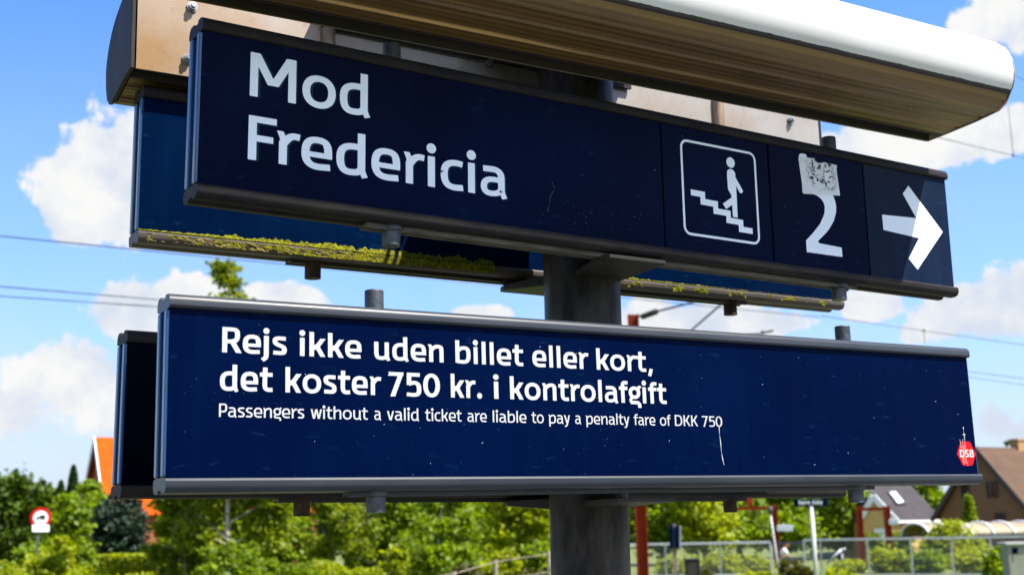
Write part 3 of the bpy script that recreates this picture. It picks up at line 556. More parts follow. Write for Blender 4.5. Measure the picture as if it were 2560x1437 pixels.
# moss along the lower rail of the rear upper sign
def moss(x0, x1, lip, face, seed, parent, mat, dens):
    """one matted growth: a cushion on the rail lip, ragged mats on the rail face, loose tufts along the edges"""
    mb = MB(); N = lambda a, b, c=0.0: mnoise.noise(Vector((a, b, c + seed)))
    dx = .0022; n = int((x1 - x0) / dx); rows = 7; vs = []
    for i in range(n + 1):
        x = x0 + dx * i; h = max(.0006, lip(x) * (.85 + .6 * N(x * 22, 0) + .5 * N(x * 80, 3)))
        for k in range(rows + 1):
            t = k / rows; bump = .0028 * math.sin(math.pi * min(1, t + .12)) * (1 + .9 * N(x * 240, t * 6))
            vs.append((x, .0015 + .0082 * min(1, t * 1.6) - bump, .0308 + h * t + .0012 * N(x * 300, t * 9, 7)))
    mb.add(vs, [(i * (rows + 1) + k, (i + 1) * (rows + 1) + k, (i + 1) * (rows + 1) + k + 1, i * (rows + 1) + k + 1) for i in range(n) for k in range(rows)])
    R2 = 11; vs = []; cov = {}
    for i in range(n + 1):
        x = x0 + dx * i
        for k in range(R2 + 1):
            t = k / R2; c = face(x) + .75 * N(x * 17, t * 1.2, 20) + .45 * N(x * 60, t * 4, 30) - .25 * t - (.5 if t < .1 else 0); cov[i, k] = c
            vs.append((x, -.0004 - .0022 * min(1, max(0, c) * 3) * (1 + .8 * N(x * 260, t * 7, 9)), .0285 - .024 * t + .0006 * N(x * 200, t * 8, 5)))
    o = len(mb.v); mb.v += vs
    mb.f += [tuple(o + q for q in (i * (R2 + 1) + k, i * (R2 + 1) + k + 1, (i + 1) * (R2 + 1) + k + 1, (i + 1) * (R2 + 1) + k)) for i in range(n) for k in range(R2) if cov[i, k] > 0]
    return mb.build('moss', mat, parent)
moss(.0, 1.05, lambda x: .007 + .011 * min(1, max(0, x - .08) * 2.4), lambda x: -.15 if x < .1 else .0 + 1.3 * max(0, x - .30) * 2, 1, RU, MAT['moss'], 0)
moss(.02, .78, lambda x: .0015, lambda x: .05 + .3 * math.sin(7 * x) ** 2, 2, RU, MAT['moss_dry'], 0)
moss(1.45, 2.42, lambda x: .008 * min(1, 2.5 - x), lambda x: -.1 + .3 * max(0, 2 - x), 3, RU, MAT['moss'], 0)
MAT['rail_sunny'] = pmat('sunlit copy of rail paint', (0.06, 0.055, 0.053), (0.095, 0.075, 0.064), 14, 0.5, 0.0, 0.2, stretch=(.6, 3, 3))  # lighter copy of the rail paint, sunlight put into its colour
for o in RU.children:
    if o.name.startswith('bottom_rail'): o.data.materials[0] = MAT['rail_sunny']

# ------------------------------------------------------------------ lamp housings
def housing(name, yin, sg, under, shell, x0, x1, label, capm, capt):
    e = empty(name, ((x0 + x1) / 2, yin, Z0 + under[0][1]), label=label, cat='lamp housing', group='long lamp housings over the signs')
    off = e.location
    P = lambda o, z: (yin + sg * o, z + Z0)
    # underside with fine ribs
    pts = []; U = under[1:]
    seglen = [math.hypot(U[i + 1][0] - U[i][0], U[i + 1][1] - U[i][1]) for i in range(len(U) - 1)]; tot = sum(seglen)
    nr = 12
    for k in range(nr * 4 + 1):
        s = tot * k / (nr * 4); i = 0
        while i < len(seglen) - 1 and s > seglen[i]: s -= seglen[i]; i += 1
        t = s / seglen[i]; o = U[i][0] + t * (U[i + 1][0] - U[i][0]); z = U[i][1] + t * (U[i + 1][1] - U[i][1])
        big = (k // 4) % 4 == 2
        pts.append(P(o, z + (0.0, .0012, .0016, .0004)[k % 4] * (4.5 if big else 1)))
    top = [P(U[-1][0] - .008, U[-1][1] + .006), P(U[0][0], U[0][1] + .012)]
    MB().prism(pts + top, x0 + .004, x1 - .004).build('ribbed_underside', MAT['under'], e, off=off)
    # gutter between the underside and the back plate
    g0 = under[0]; g1 = under[1]
    prof = [P(.004, g0[1]), P(.012, g0[1]), P(.014, g0[1] + .028), P(g1[0] - .016, g1[1] + .028), P(g1[0] - .012, g1[1] - .002), P(g1[0], g1[1] - .001), P(g1[0], g1[1] + .04), P(.004, g0[1] + .04)]
    MB().prism(prof, x0 + .002, x1 - .002).build('gutter', MAT['gutter'], e, off=off)
    # white shell, 6 mm thick
    sp = [P(*q) for q in shell]
    cx = sum(q[0] for q in shell) / len(shell) * .55; cz = sum(q[1] for q in shell) / len(shell) - .02
    inn = [P(q[0] - (q[0] - cx) * .03 - .002, q[1] - (q[1] - cz) * .05) for q in shell]
    MB().prism(sp + inn[::-1], x0, x1, caps=True).build('shell', MAT['white'], e, smooth='auto', off=off)
    # dirt seam between shell and underside
    q = shell[0]; mb = MB(); rg = random.Random(3); N = 260; vs = []
    for i in range(N + 1):
        x = x0 + (x1 - x0) * i / N; j = (.5 + .5 * math.sin(i * .37) * math.sin(i * .113)) * .006 + rg.uniform(0, .005)
        a = P(q[0] - .004, q[1] - .006); b = P(q[0] + .0018, q[1] - .002); c = P(q[0] + .0046 + j * .18, q[1] + .005 + j)
        vs += [(x, *a), (x, *b), (x, *c)]
    fs = []
    for i in range(N):
        for k in range(2): fs.append((3 * i + k, 3 * i + k + 1, 3 * i + 4 + k, 3 * i + 3 + k))
    mb.add(vs, fs); mb.build('dirt_seam', MAT['gutter'], e, off=off)
    # back plate
    zt = shell[-1][1]
    MB().box(x0 + .003, x1 - .003, min(yin, yin + sg * .004), max(yin, yin + sg * .004), Z0 + g0[1] - .001, Z0 + zt - .004).build('back_plate', MAT['face'], e, off=off)
    # end caps
    cap = [P(.001, g0[1] - .002), P(g1[0], g1[1] - .003)] + [P(o * 1.004, z - .003) for o, z in U[1:]] + [P(o * 1.006, z + (.002 if i > 4 else 0)) for i, (o, z) in enumerate(shell[1:])]
    for a, b in ((x0 - capt, x0 - .0005), (x1 + .0005, x1 + capt)):
        MB().prism(cap, a, b).build('end_cap', capm, e, bevel=.003, off=off)
    return e
HF = housing('lamp_housing', .07, -1, [(0, 1.163), (.07, 1.167), (.2, 1.175), (.283, 1.184), (.312, 1.200), (.330, 1.228)],
             [(.330, 1.228), (.341, 1.243), (.3485, 1.262), (.3530, 1.290), (.350, 1.325), (.340, 1.352), (.325, 1.376), (.297, 1.404), (.265, 1.422), (.225, 1.436), (.15, 1.452), (.0, 1.462)], -.02, 2.492,
             'nearer long lamp housing with white rounded sunlit top and brown ribbed underside', pmat('rust-edged white cap', (.5, .44, .36), (.16, .09, .04), 14, .5), .005)
HR = housing('lamp_housing', .5, 1, [(0, 1.119), (.06, 1.112), (.13, 1.098), (.19, 1.085), (.222, 1.09), (.245, 1.108)],
             [(.245, 1.108), (.260, 1.14), (.267, 1.19), (.262, 1.22), (.25, 1.245), (.235, 1.268), (.215, 1.287), (.19, 1.306), (.16, 1.322), (.1, 1.346), (.0, 1.364)], .022, 2.45,
             'farther lamp housing with tan stained back plate and dark end cap', MAT['cap'], .012)
for x, z, r in ((.167, 1.312, .011), (.157, 1.165, .011), (1.076, 1.318, .017), (2.311, 1.311, .011), (2.30, 1.16, .011), (1.45, 1.318, .017)):
    MB().tube([(x, .4995, z + Z0), (x, .496, z + Z0), (x, .4958, z + Z0), (x, .486, z + Z0), (x, .4858, z + Z0), (x, .480, z + Z0)], [r * 1.35, r * 1.35, r, r, r * .6, r * .55], 6 if r > .012 else 12).build('bolt', MAT['steel'], HR, off=HR.location)
for x in (.553, 1.975):
    MB().tube([(x, .497, 1.13 + Z0), (x, .497, 1.34 + Z0)], .021, 16).build('strut', pmat('stained strut', (.35, .24, .15), (.12, .08, .05), 8, .6, stretch=(3, 3, 1)), HR, smooth='auto', off=HR.location)

HF.rotation_euler.y = -.0108; HF.location.z -= .0135
HR.rotation_euler.y = -.0108; HR.location.z += .012
# ------------------------------------------------------------------ post carrying the signs
PX, PY, PR = 1.2737, .3268, .1104
sp_ = empty('sign_post', (PX, PY, .55), label='thick grey galvanised post carrying the four navy signs', cat='post')
MB().tube([(PX, PY, .552), (PX, PY, 1.36 + Z0)], PR, 48).build('pole', MAT['pole'], sp_, smooth='auto', off=sp_.location)
MB().tube([(PX, PY, .551), (PX, PY, .575)], .2, 32).build('base_plate', MAT['pole'], sp_, off=sp_.location)
MB().box(PX - .19, PX + .19, .078, .494, 1.325 + Z0, 1.40 + Z0).build('head_plate', MAT['gutter'], sp_, off=sp_.location)
MB().box(.53, 1.60, .352, .494, 1.400 + Z0, 1.408 + Z0).box(.53, 1.60, .484, .494, 1.325 + Z0, 1.3995 + Z0).build('cover_plate', MAT['cap'], sp_, off=sp_.location)
def bracket(zs, front, dz):
    z = zs + Z0
    if front: poly = [(PX - .12, .02), (PX + .065, .02), (PX + .075, .05), (PX + .07, PY - .05), (PX - .07, PY - .05), (PX - .13, .05)]
    else: poly = [(PX - .10, .62), (PX + .10, .62), (PX + .11, .585), (PX + .07, PY + .05), (PX - .07, PY + .05), (PX - .11, .585)]
    vs = [(x, y, z) for x, y in poly] + [(x, y, z - dz * (1.0 if i in (0, 1, 2, 5) else 2.2)) for i, (x, y) in enumerate(poly)]
    n = len(poly); mb = MB().add(vs, [tuple(range(n)), tuple(range(2 * n - 1, n - 1, -1))] + [(i, (i + 1) % n, n + (i + 1) % n, n + i) for i in range(n)])
    mb.build('bracket', MAT['cap'], sp_, off=sp_.location)
for k in range(3):
    y_ = PX - .205 - .027 * k; MB().tube([(y_, .09, 1.335 + Z0), (y_, .30, 1.33 + Z0), (y_, .492, 1.335 + Z0)], .0065, 10).build('shadow_bar', MAT['dark'], sp_, smooth=True, off=sp_.location)  # unseen bars added to cast slanted shadow stripes on the mossy rail
bracket(.008, True, .009); bracket(.643, True, .009); bracket(.018, False, .014); bracket(.660, False, .014)
MB().box(PX + .15, PX + .29, .055, .085, .446 + Z0, .463 + Z0).build('clamp', MAT['channel'], sp_, bevel=.004, off=sp_.location)

#BACKGROUND
# ------------------------------------------------------------------ plants
FOL = {
 'dark': foliage_mat('dark green foliage', (0.006, 0.020, 0.001), (0.090, 0.150, 0.004), .3),
 'mid': foliage_mat('mid green foliage', (0.018, 0.050, 0.001), (0.26, 0.36, 0.005), .45),
 'bright': foliage_mat('bright yellow green foliage', (0.055, 0.10, 0.001), (0.43, 0.47, 0.005), .5),
 'birch': foliage_mat('birch foliage', (0.020, 0.048, 0.002), (0.28, 0.34, 0.007), .48),
 'thuja': foliage_mat('thuja foliage', (0.008, 0.028, 0.004), (0.045, 0.095, 0.010), .2),
 'spruce': foliage_mat('blue spruce needles', (0.004, 0.014, 0.007), (0.036, 0.068, 0.034), .15),
 'olive': foliage_mat('olive foliage', (0.020, 0.026, 0.003), (0.120, 0.115, 0.010), .3)}
BARK = pmat('brown bark', (0.09, 0.065, 0.045), (0.04, 0.03, 0.022), 8, .9, bump=.4, stretch=(2, 2, .6))
BIRCHBARK = pmat('white birch bark', (0.40, 0.35, 0.29), (0.10, 0.075, 0.05), 5, .7, stretch=(1, 1, 2.2), lo=.45, hi=.75)
def leaves(name, cents, mat, parent, rng, size=.14, flat_=0.3, off=None, elong=1.5, droop=0.0):
    """cents: (N,3) leaf positions, each becomes one folded leaf clump of two triangles pairs"""
    n = len(cents); c = np.asarray(cents, float)
    if off is not None: c = c - np.array(off)
    nr = rng.normal(size=(n, 3)); nr[:, 2] = np.abs(nr[:, 2]) + flat_; nr /= np.linalg.norm(nr, axis=1)[:, None]
    t = rng.normal(size=(n, 3)); t[:, 2] -= droop; t -= nr * (t * nr).sum(1)[:, None]; t /= np.linalg.norm(t, axis=1)[:, None]
    b = np.cross(nr, t); s = size * rng.uniform(.55, 1.35, (n, 1))
    L = t * s * elong * .5; Wd = b * s * .5; fold = nr * s * .18
    v = np.stack([c - L, c + Wd + fold, c + L, c - Wd + fold], 1).reshape(-1, 3)
    me = bpy.data.meshes.new(name); me.vertices.add(4 * n); me.vertices.foreach_set('co', v.ravel())
    idx = np.arange(4 * n).reshape(n, 4); tri = np.concatenate([idx[:, [0, 1, 2]], idx[:, [0, 2, 3]]], 1).reshape(-1)
    me.loops.add(6 * n); me.loops.foreach_set('vertex_index', tri.astype(np.int32))
    me.polygons.add(2 * n); me.polygons.foreach_set('loop_start', np.arange(0, 6 * n, 3, dtype=np.int32)); me.polygons.foreach_set('loop_total', np.full(2 * n, 3, np.int32))
    me.update(calc_edges=True); me.validate()
    a = me.attributes.new('tint', 'FLOAT', 'POINT'); a.data.foreach_set('value', np.repeat(np.clip(rng.normal(.5, .22, n), 0, 1), 4).astype(np.float32))
    return link(name, me, mat, parent)
def clumped(rng, n, blobs, clump=.32, per=26):
    """positions of leaves: twig clumps scattered near the skin of overlapping lobes"""
    blobs = [(np.array(c, float), np.array(r, float)) for c, r in blobs]
    w = np.array([r.prod() ** .667 for _, r in blobs]); w /= w.sum()
    m = max(4, n // per); out = []
    k = rng.choice(len(blobs), m, p=w)
    d = rng.normal(size=(m, 3)); d /= np.linalg.norm(d, axis=1)[:, None]
    rad = rng.uniform(.35, 1.0, (m, 1)) ** .5
    cc = np.array([blobs[i][0] for i in k]) + d * rad * np.array([blobs[i][1] for i in k])
    cs = clump * rng.uniform(.6, 1.5, (m, 1))
    for j in range(per): out.append(cc + rng.normal(size=(m, 3)) * cs * [1, 1, .6])
    p = np.concatenate(out); return p[p[:, 2] > .03]
def limb(mb, p, q, r0, r1, rng, bend=.12, n=5):
    p = np.array(p, float); q = np.array(q, float); L = np.linalg.norm(q - p); pts = []
    b = rng.normal(size=3) * L * bend
    for i in range(n + 1):
        t = i / n; pts.append(tuple(p + (q - p) * t + b * math.sin(math.pi * t)))
    mb.tube(pts, [r0 + (r1 - r0) * i / n for i in range(n + 1)], 7)
TREES = 'trees behind the signs'
def plant(kind, px, ytop, wpx, d, mat, label, seed, leafn=4200, size=.16, name=None, cat='tree', group=None, zlow=0.0, trunk=True, lean=0.0):
    rng = np.random.default_rng(seed)
    base = gpt(px, d); H = max(.4, at(px, ytop, d).z); Wd = wpx / FPX * math.hypot(d, 1); r = Wd / 2
    e = empty(name or 'tree', tuple(base), label=label, cat=cat, group=group)
    bx = (0, 0, 0); blobs = []
    tr = MB()
    if kind == 'broad':
        z0 = zlow if zlow else H * .16
        nb = 9
        for i in range(nb):
            a = rng.uniform(0, 6.28); f = rng.uniform(0, .62); zc = rng.uniform(z0 + .2 * (H - z0), H * .82)
            tap = 1 - .45 * max(0, (zc - H * .5) / (H * .5))
            blobs.append(((r * f * math.cos(a) * tap, r * f * math.sin(a) * tap, zc), (r * rng.uniform(.32, .52), r * rng.uniform(.32, .52), min(H - zc, (H - z0) * rng.uniform(.16, .26)))))
        blobs.append(((0, 0, H * .84), (r * .42, r * .42, H * .15))); blobs.append(((0, 0, z0 + .3 * (H - z0)), (r * .8, r * .8, (H - z0) * .28)))
        pts = clumped(rng, leafn, blobs, clump=max(.14, r * .12))
        limb(tr, (0, 0, 0), (lean, 0, H * .55), .035 * H ** .9 + .04, .05, rng, .03)
        for b in blobs[:7]: limb(tr, (lean * .5, 0, H * rng.uniform(.2, .45)), b[0], .05, .015, rng)
    elif kind == 'column':
        z = rng.uniform(0, 1, leafn) ** .9; ang = rng.uniform(0, 6.28, leafn)
        prof = np.minimum(1, (1 - z) ** .55 * 1.35) * np.minimum(1, .55 + z * 2)
        rr_ = r * prof * rng.uniform(.75, 1.02, leafn) ** .5 * (1 + .1 * np.sin(ang * 3 + z * 9))
        pts = np.stack([rr_ * np.cos(ang), rr_ * np.sin(ang), z * H], 1)
        limb(tr, (0, 0, 0), (0, 0, H * .9), .1, .02, rng, .01)
    elif kind == 'conifer':
        pts = []; tiers = int(11 + H)
        for k in range(tiers):
            t = k / tiers; z = H * (.06 + .92 * t); rad = r * (1 - t) ** .85 + .06
            nb = max(4, int(11 * (1 - t) + 4))
            for j in range(nb):
                a = 6.283 * j / nb + rng.uniform(-.3, .3); L = rad * rng.uniform(.75, 1.12); m = max(6, int(leafn / tiers / nb))
                s = rng.uniform(.1, 1, m); w = rng.normal(0, .10 * rad + .03, m) * s
                pts.append(np.stack([math.cos(a) * L * s - math.sin(a) * w, math.sin(a) * L * s + math.cos(a) * w, z - .30 * L * s + rng.normal(0, .05, m)], 1))
        pts = np.concatenate(pts); pts = pts[pts[:, 2] > .03]
        limb(tr, (0, 0, 0), (0, 0, H), .03 * H, .015, rng, .005)
    elif kind == 'birch':
        # airy crown: ascending limbs, hanging twig curtains
        pts = []; tops = []
        limb(tr, (0, 0, 0), (lean, 0, H * .97), .007 * H + .03, .012, rng, .015, 9)
        for k in range(34):
            t = rng.uniform(.14, .97); z = H * t; reach = r * (1 - t) ** .55 * rng.uniform(.45, 1.1) * (1.0 if t < .6 else .8) + .1; a = rng.uniform(0, 6.28)
            tip = (lean * t + math.cos(a) * reach, math.sin(a) * reach, min(H, z + reach * rng.uniform(.2, .7)))
            limb(tr, (lean * t, 0, z), tip, .035 * (1.1 - t) + .008, .006, rng, .06, 4); 
            for s in (0.35, .55, .7, .85, 1.0):
                p = np.array((lean * t, 0, z)) * (1 - s) + np.array(tip) * s
                m = int(leafn / 34 / 5 * (1.25 if t < .72 else .26)); drop = rng.uniform(.2, .28 * H * (1 - .6 * t)) * .55
                q = rng.uniform(0, 1, m)
                pts.append(p + np.stack([rng.normal(0, .13 + .05 * r * .3, m), rng.normal(0, .13 + .05 * r * .3, m), -q * drop + rng.normal(0, .06, m)], 1))
        pts = np.concatenate(pts); pts = pts[pts[:, 2] > .2]
    elif kind == 'bush':
        for i in range(8):
            a = rng.uniform(0, 6.28); f = rng.uniform(0, .7); hz = H * rng.uniform(.25, .62) * (1 - .35 * f)
            blobs.append(((r * f * math.cos(a), r * f * math.sin(a), hz), (r * rng.uniform(.3, .5), r * rng.uniform(.3, .5), min(H - hz, H * .42))))
        pts = clumped(rng, leafn, blobs, clump=max(.08, r * .10))
        for b in blobs[:5]: limb(tr, (0, 0, 0), b[0], .03, .008, rng, n=3)
    leaves('crown' if kind != 'bush' else 'foliage', pts, mat, e, rng, size, droop=(1.6 if kind == 'birch' else .4 if kind == 'conifer' else 0), elong=(1.3 if kind != 'conifer' else 2.0))
    tr.build('trunk' if kind != 'bush' else 'stems', BIRCHBARK if kind == 'birch' else BARK, e, smooth=True)
    return e
P_ = plant
# left of the post
P_('broad', 20, 1188, 230, 78, FOL['dark'], 'broad dark green tree with layered branches behind the round road sign', 11, 9000, .30, group=TREES, zlow=.6)
P_('broad', 108, 1212, 130, 74, FOL['dark'], 'dark green tree between the broad tree and the clipped columns', 12, 6000, .26, group=TREES, zlow=.6)
P_('conifer', 101, 1188, 34, 88, FOL['spruce'], 'small pointed conifer tip standing behind the dark green trees', 13, 1600, .22, group=TREES)
P_('column', 178, 1163, 40, 74, FOL['thuja'], 'tall clipped thuja column pointing into the sky beside the orange roof', 14, 5200, .15, group='clipped thuja columns')
P_('column', 148, 1202, 38, 73, FOL['thuja'], 'shorter clipped thuja column with a rounded tip', 15, 4600, .15, group='clipped thuja columns')
P_('broad', 222, 1188, 78, 71, FOL['mid'], 'yellowish green tree growing against the gable of the orange-roofed house', 16, 4200, .2, group=TREES, zlow=.4)
P_('broad', 262, 1236, 80, 70, FOL['mid'], 'low green tree under the eave of the orange roof', 19, 4000, .2, group=TREES, zlow=.4)
P_('broad', 300, 1222, 150, 64, FOL['spruce'], 'dark blue-green rounded conifer in front of the orange-roofed house', 17, 8000, .17, group=TREES)
P_('broad', 168, 1240, 150, 62, FOL['mid'], 'leafy green tree just right of the round road sign', 18, 6000, .2, group=TREES, zlow=.5)
P_('birch', 575, 640, 330, 43, FOL['birch'], 'tall drooping birch whose thin top shows above the penalty fare sign', 21, 30000, .15, group='birches behind the signs', lean=-.25)
P_('birch', 470, 1110, 210, 46, FOL['birch'], 'smaller birch with dense hanging twigs left of the tall birch', 22, 14000, .15, group='birches behind the signs')
P_('broad', 455, 1248, 190, 60, FOL['mid'], 'low round green tree hiding the wall of the orange-roofed house', 31, 7000, .19, group=TREES, zlow=.2)
P_('broad', 585, 1262, 150, 61, FOL['mid'], 'low green tree between the orange-roofed house and the tall birch', 32, 6000, .19, group=TREES, zlow=.2)
P_('birch', 835, 1080, 230, 50, FOL['birch'], 'pale-stemmed birch beside the dark gap in the trees', 23, 11000, .13, group='birches behind the signs')
P_('broad', 700, 1160, 210, 56, FOL['mid'], 'dense green tree filling the gap between two birches', 24, 7000, .18, group=TREES, zlow=.3)
P_('column', 910, 1215, 105, 62, FOL['thuja'], 'broad dark conifer in deep shade between two birches', 25, 5200, .18, group=TREES)
P_('birch', 1085, 1120, 250, 40, FOL['mid'], 'birch with two bare white limbs forking upward', 26, 7000, .13, group='birches behind the signs', lean=.5)
P_('broad', 1010, 1190, 190, 58, FOL['mid'], 'green tree right of the dark conifer', 27, 7000, .18, group=TREES, zlow=.4)
P_('broad', 1170, 1170, 190, 60, FOL['mid'], 'rounded green tree behind the forked birch', 28, 7000, .18, group=TREES, zlow=.4)
P_('broad', 1300, 1180, 210, 52, FOL['bright'], 'bright yellow-green maple left of the sign post', 29, 9000, .17, group=TREES, zlow=.4)
P_('broad', 1420, 1170, 200, 64, FOL['mid'], 'green tree hidden half behind the sign post', 30, 5000, .2, group=TREES, zlow=.4)
for i, (px, yt, w, d, m, lab) in enumerate([
  (25, 1392, 150, 45, 'bright', 'bright bush in the left corner of the verge'), (118, 1368, 130, 47, 'bright', 'yellow-green bush hiding the foot of the road sign'),
  (150, 1325, 90, 50, 'bright', 'upright yellow-green shrub right of the road sign'), (205, 1352, 110, 52, 'mid', 'green shrub in front of the clipped thujas'), (60, 1345, 110, 56, 'mid', 'green shrub left of the road sign pole'),
  (240, 1398, 130, 44, 'bright', 'low yellow-green bush below the blue-green conifer'), (330, 1418, 150, 41, 'bright', 'low bush before the clipped hedge'), (430, 1335, 130, 50, 'birch', 'bush of birch suckers left of the tall birch'),
  (575, 1312, 170, 40, 'mid', 'green bush at the foot of the tall birch'), (640, 1375, 130, 41, 'mid', 'leafy bush right of the tall birch trunk'), (745, 1398, 130, 40, 'mid', 'green bush before the pale-stemmed birch'),
  (815, 1388, 150, 47, 'bright', 'flat-topped yellow-green juniper left of the dark gap'), (905, 1402, 120, 46, 'bright', 'low bright bush before the dark conifer'), (985, 1340, 120, 44, 'bright', 'bright leafy bush left of the forked birch'),
  (1080, 1365, 130, 42, 'bright', 'bright bush at the foot of the forked birch'), (1165, 1350, 120, 46, 'mid', 'green bush right of the forked birch'), (1250, 1370, 140, 43, 'bright', 'yellow-green bush behind the low wire fence'), (1345, 1345, 110, 47, 'mid', 'green bush beside the sign post'),
  (1410, 1360, 110, 46, 'bright', 'bright bush behind the sign post'), (1160, 1412, 150, 36, 'olive', 'straw-coloured weeds at the low wire fence'), (1310, 1408, 140, 35, 'olive', 'yellow weeds left of the sign post foot')]):
    P_('bush', px, yt, w, d, FOL[m], lab, 40 + i, 3000, .13, name='bush', cat='bush', group='bushes on the left verge')
# right of the post
for i, (px, yt, w, d, m, lab) in enumerate([
  (1655, 1170, 200, 72, 'mid', 'green tree right behind the red catenary mast'), (1760, 1180, 190, 70, 'bright', 'bright green tree above the mesh fence left end'), (1850, 1160, 200, 74, 'mid', 'green tree behind the red crossbeam'),
  (1955, 1165, 200, 76, 'mid', 'dark-based tree behind the station name sign'), (2095, 1190, 150, 78, 'mid', 'hanging green tree left of the grey-roofed house'), (2030, 1175, 150, 82, 'dark', 'dark tree with bare brown trunk behind the station name sign')]):
    P_('broad', px, yt, w, d, FOL[m], lab, 70 + i, 8000, .24, group=TREES, zlow=.5)
P_('broad', 2318, 1150, 130, 118, FOL['mid'], 'green tree rising behind the grey roof', 81, 5000, .34, group=TREES, zlow=2)
P_('conifer', 2425, 1228, 62, 68, FOL['mid'], 'slim light green conifer before the brown gable', 82, 4200, .15, group=TREES)
P_('broad', 2555, 1080, 60, 125, FOL['dark'], 'tree top peeping out behind the brown roof', 85, 1800, .4, group=TREES, zlow=3)
for i, (px, yt, w, d, m, lab) in enumerate([
  (2392, 1272, 140, 60, 'bright', 'bright yellow-green bush before the curved shelter roof'), (2345, 1312, 90, 61, 'bright', 'lower yellow-green bush beside the shelter end'), (2250, 1316, 60, 66, 'mid', 'small clipped green bush under the grey eave'), (2180, 1310, 60, 68, 'mid', 'green hedge bush inside the red gate'),
  (1690, 1388, 120, 57, 'bright', 'pale green shrub behind the mesh fence, nearest the mast'), (1800, 1372, 130, 58, 'bright', 'soft green shrub behind the mesh fence'), (1880, 1385, 120, 57, 'bright', 'shrub behind the mesh fence left of the gate post'),
  (2110, 1398, 120, 57, 'bright', 'straw-green shrub behind the right mesh fence'), (2210, 1362, 130, 56, 'bright', 'tall yellowish grass tuft bush behind the right mesh fence'), (2320, 1365, 120, 56, 'mid', 'darker green bush behind the right mesh fence'), (2430, 1352, 150, 55, 'bright', 'bright bush behind the last fence panels'),
  (1975, 1388, 90, 38, 'olive', 'dark olive shrub left of the station name pole'), (2487, 1340, 62, 40, 'mid', 'leafy green shrub left of the grey cabinet'), (1745, 1415, 120, 42, 'olive', 'low weeds by the black box'), (2090, 1425, 120, 42, 'bright', 'low bright weeds right of the station name pole'), (1890, 1424, 130, 42, 'bright', 'low green weeds in front of the mesh fence')]):
    P_('bush', px, yt, w, d, FOL[m], lab, 90 + i, 3000, .13, name='bush', cat='bush', group='bushes on the right verge')
# clipped hedge below the orange-roofed house
rng = np.random.default_rng(5); h0 = gpt(255, 54); h1 = gpt(515, 50); hv = h1 - h0; hl = hv.length; hv.normalize(); hn = Vector((-hv.y, hv.x, 0)); hz = at(380, 1389, 51).z
n = 9000; f_ = rng.integers(0, 3, n); a_ = rng.uniform(0, hl, n); b_ = rng.uniform(-.6, .6, n); c_ = rng.uniform(.05, hz, n)
b_ = np.where(f_ == 0, -.6, np.where(f_ == 1, .6, b_)); c_ = np.where(f_ == 2, hz, c_)
pts = np.array(h0) + np.outer(a_, np.array(hv)) + np.outer(b_ + rng.normal(0, .04, n), np.array(hn)) + np.outer(c_ + rng.normal(0, .03, n), [0, 0, 1])
eh = empty('clipped_hedge', tuple((h0 + h1) / 2), label='low flat-topped clipped yellow-green hedge below the orange-roofed house', cat='hedge')
leaves('foliage', pts, FOL['bright'], eh, rng, .12, off=(h0 + h1) / 2)
hs_ = MB(); [hs_.tube([h0 + hv * (hl * k / 9), h0 + hv * (hl * k / 9) + Vector((0, 0, hz * .85))], .02, 6) for k in range(1, 9)]; hs_.build('stems', BARK, eh, off=(h0 + h1) / 2)
# far wood that closes the gaps
rng = np.random.default_rng(7); pts = []
for px in range(-150, 2750, 12):
    d = 128; z = (3.6 if (-150 < px < 330) else 6.5 if px < 2150 else 2.4 if px < 2420 else 3.0) * rng.uniform(.85, 1.1)
    b = gpt(px, d); n = 130
    pts.append(np.array([b.x, b.y, 0]) + np.stack([rng.normal(0, .7, n), rng.normal(0, 2.0, n), rng.uniform(0.05, 1, n) ** .8 * z], 1))
tag(leaves('treeline', np.concatenate(pts), FOL['dark'], None, rng, .7), 'far dark green treeline closing the view', kind='stuff')

# ------------------------------------------------------------------ houses
def pxof(p):
    d_ = p - CAM; z = d_.dot(FW); return PW / 2 + FPX * d_.dot(RT) / z, PH / 2 - FPX * d_.dot(UP) / z
def poly3(mb, *pts): mb.add(pts, [tuple(range(len(pts)))])
def tile_mat(name, c1, c2, sc, axis, run):
    """roof tiles: courses down the slope and columns along the ridge direction"""
    m, nt, b = newmat(name)
    tc = nn(nt, 'ShaderNodeTexCoord'); sp = nn(nt, 'ShaderNodeSeparateXYZ'); nt.links.new(tc.outputs['Object'], sp.inputs[0])
    cx = M(nt, 'ADD', M(nt, 'MULTIPLY', sp.outputs[0], axis[0]), M(nt, 'MULTIPLY', sp.outputs[1], axis[1]))
    fx = M(nt, 'FRACT', M(nt, 'DIVIDE', cx, sc)); fz = M(nt, 'FRACT', M(nt, 'DIVIDE', sp.outputs[2], run))
    g = M(nt, 'MAXIMUM', M(nt, 'LESS_THAN', fx, .18), M(nt, 'LESS_THAN', fz, .16))
    c = mixc(nt, maprange(nt, noise(nt, tc.outputs['Object'], 1.3, 6, .65).outputs[0], .35, .65), (*c1, 1), (*c2, 1))
    nt.links.new(mixc(nt, M(nt, 'MULTIPLY', g, .42), c, (c1[0] * .35, c1[1] * .35, c1[2] * .35, 1)), b.inputs['Base Color']); b.inputs['Roughness'].default_value = .85; b.inputs['Specular IOR Level'].default_value = .08
    return m
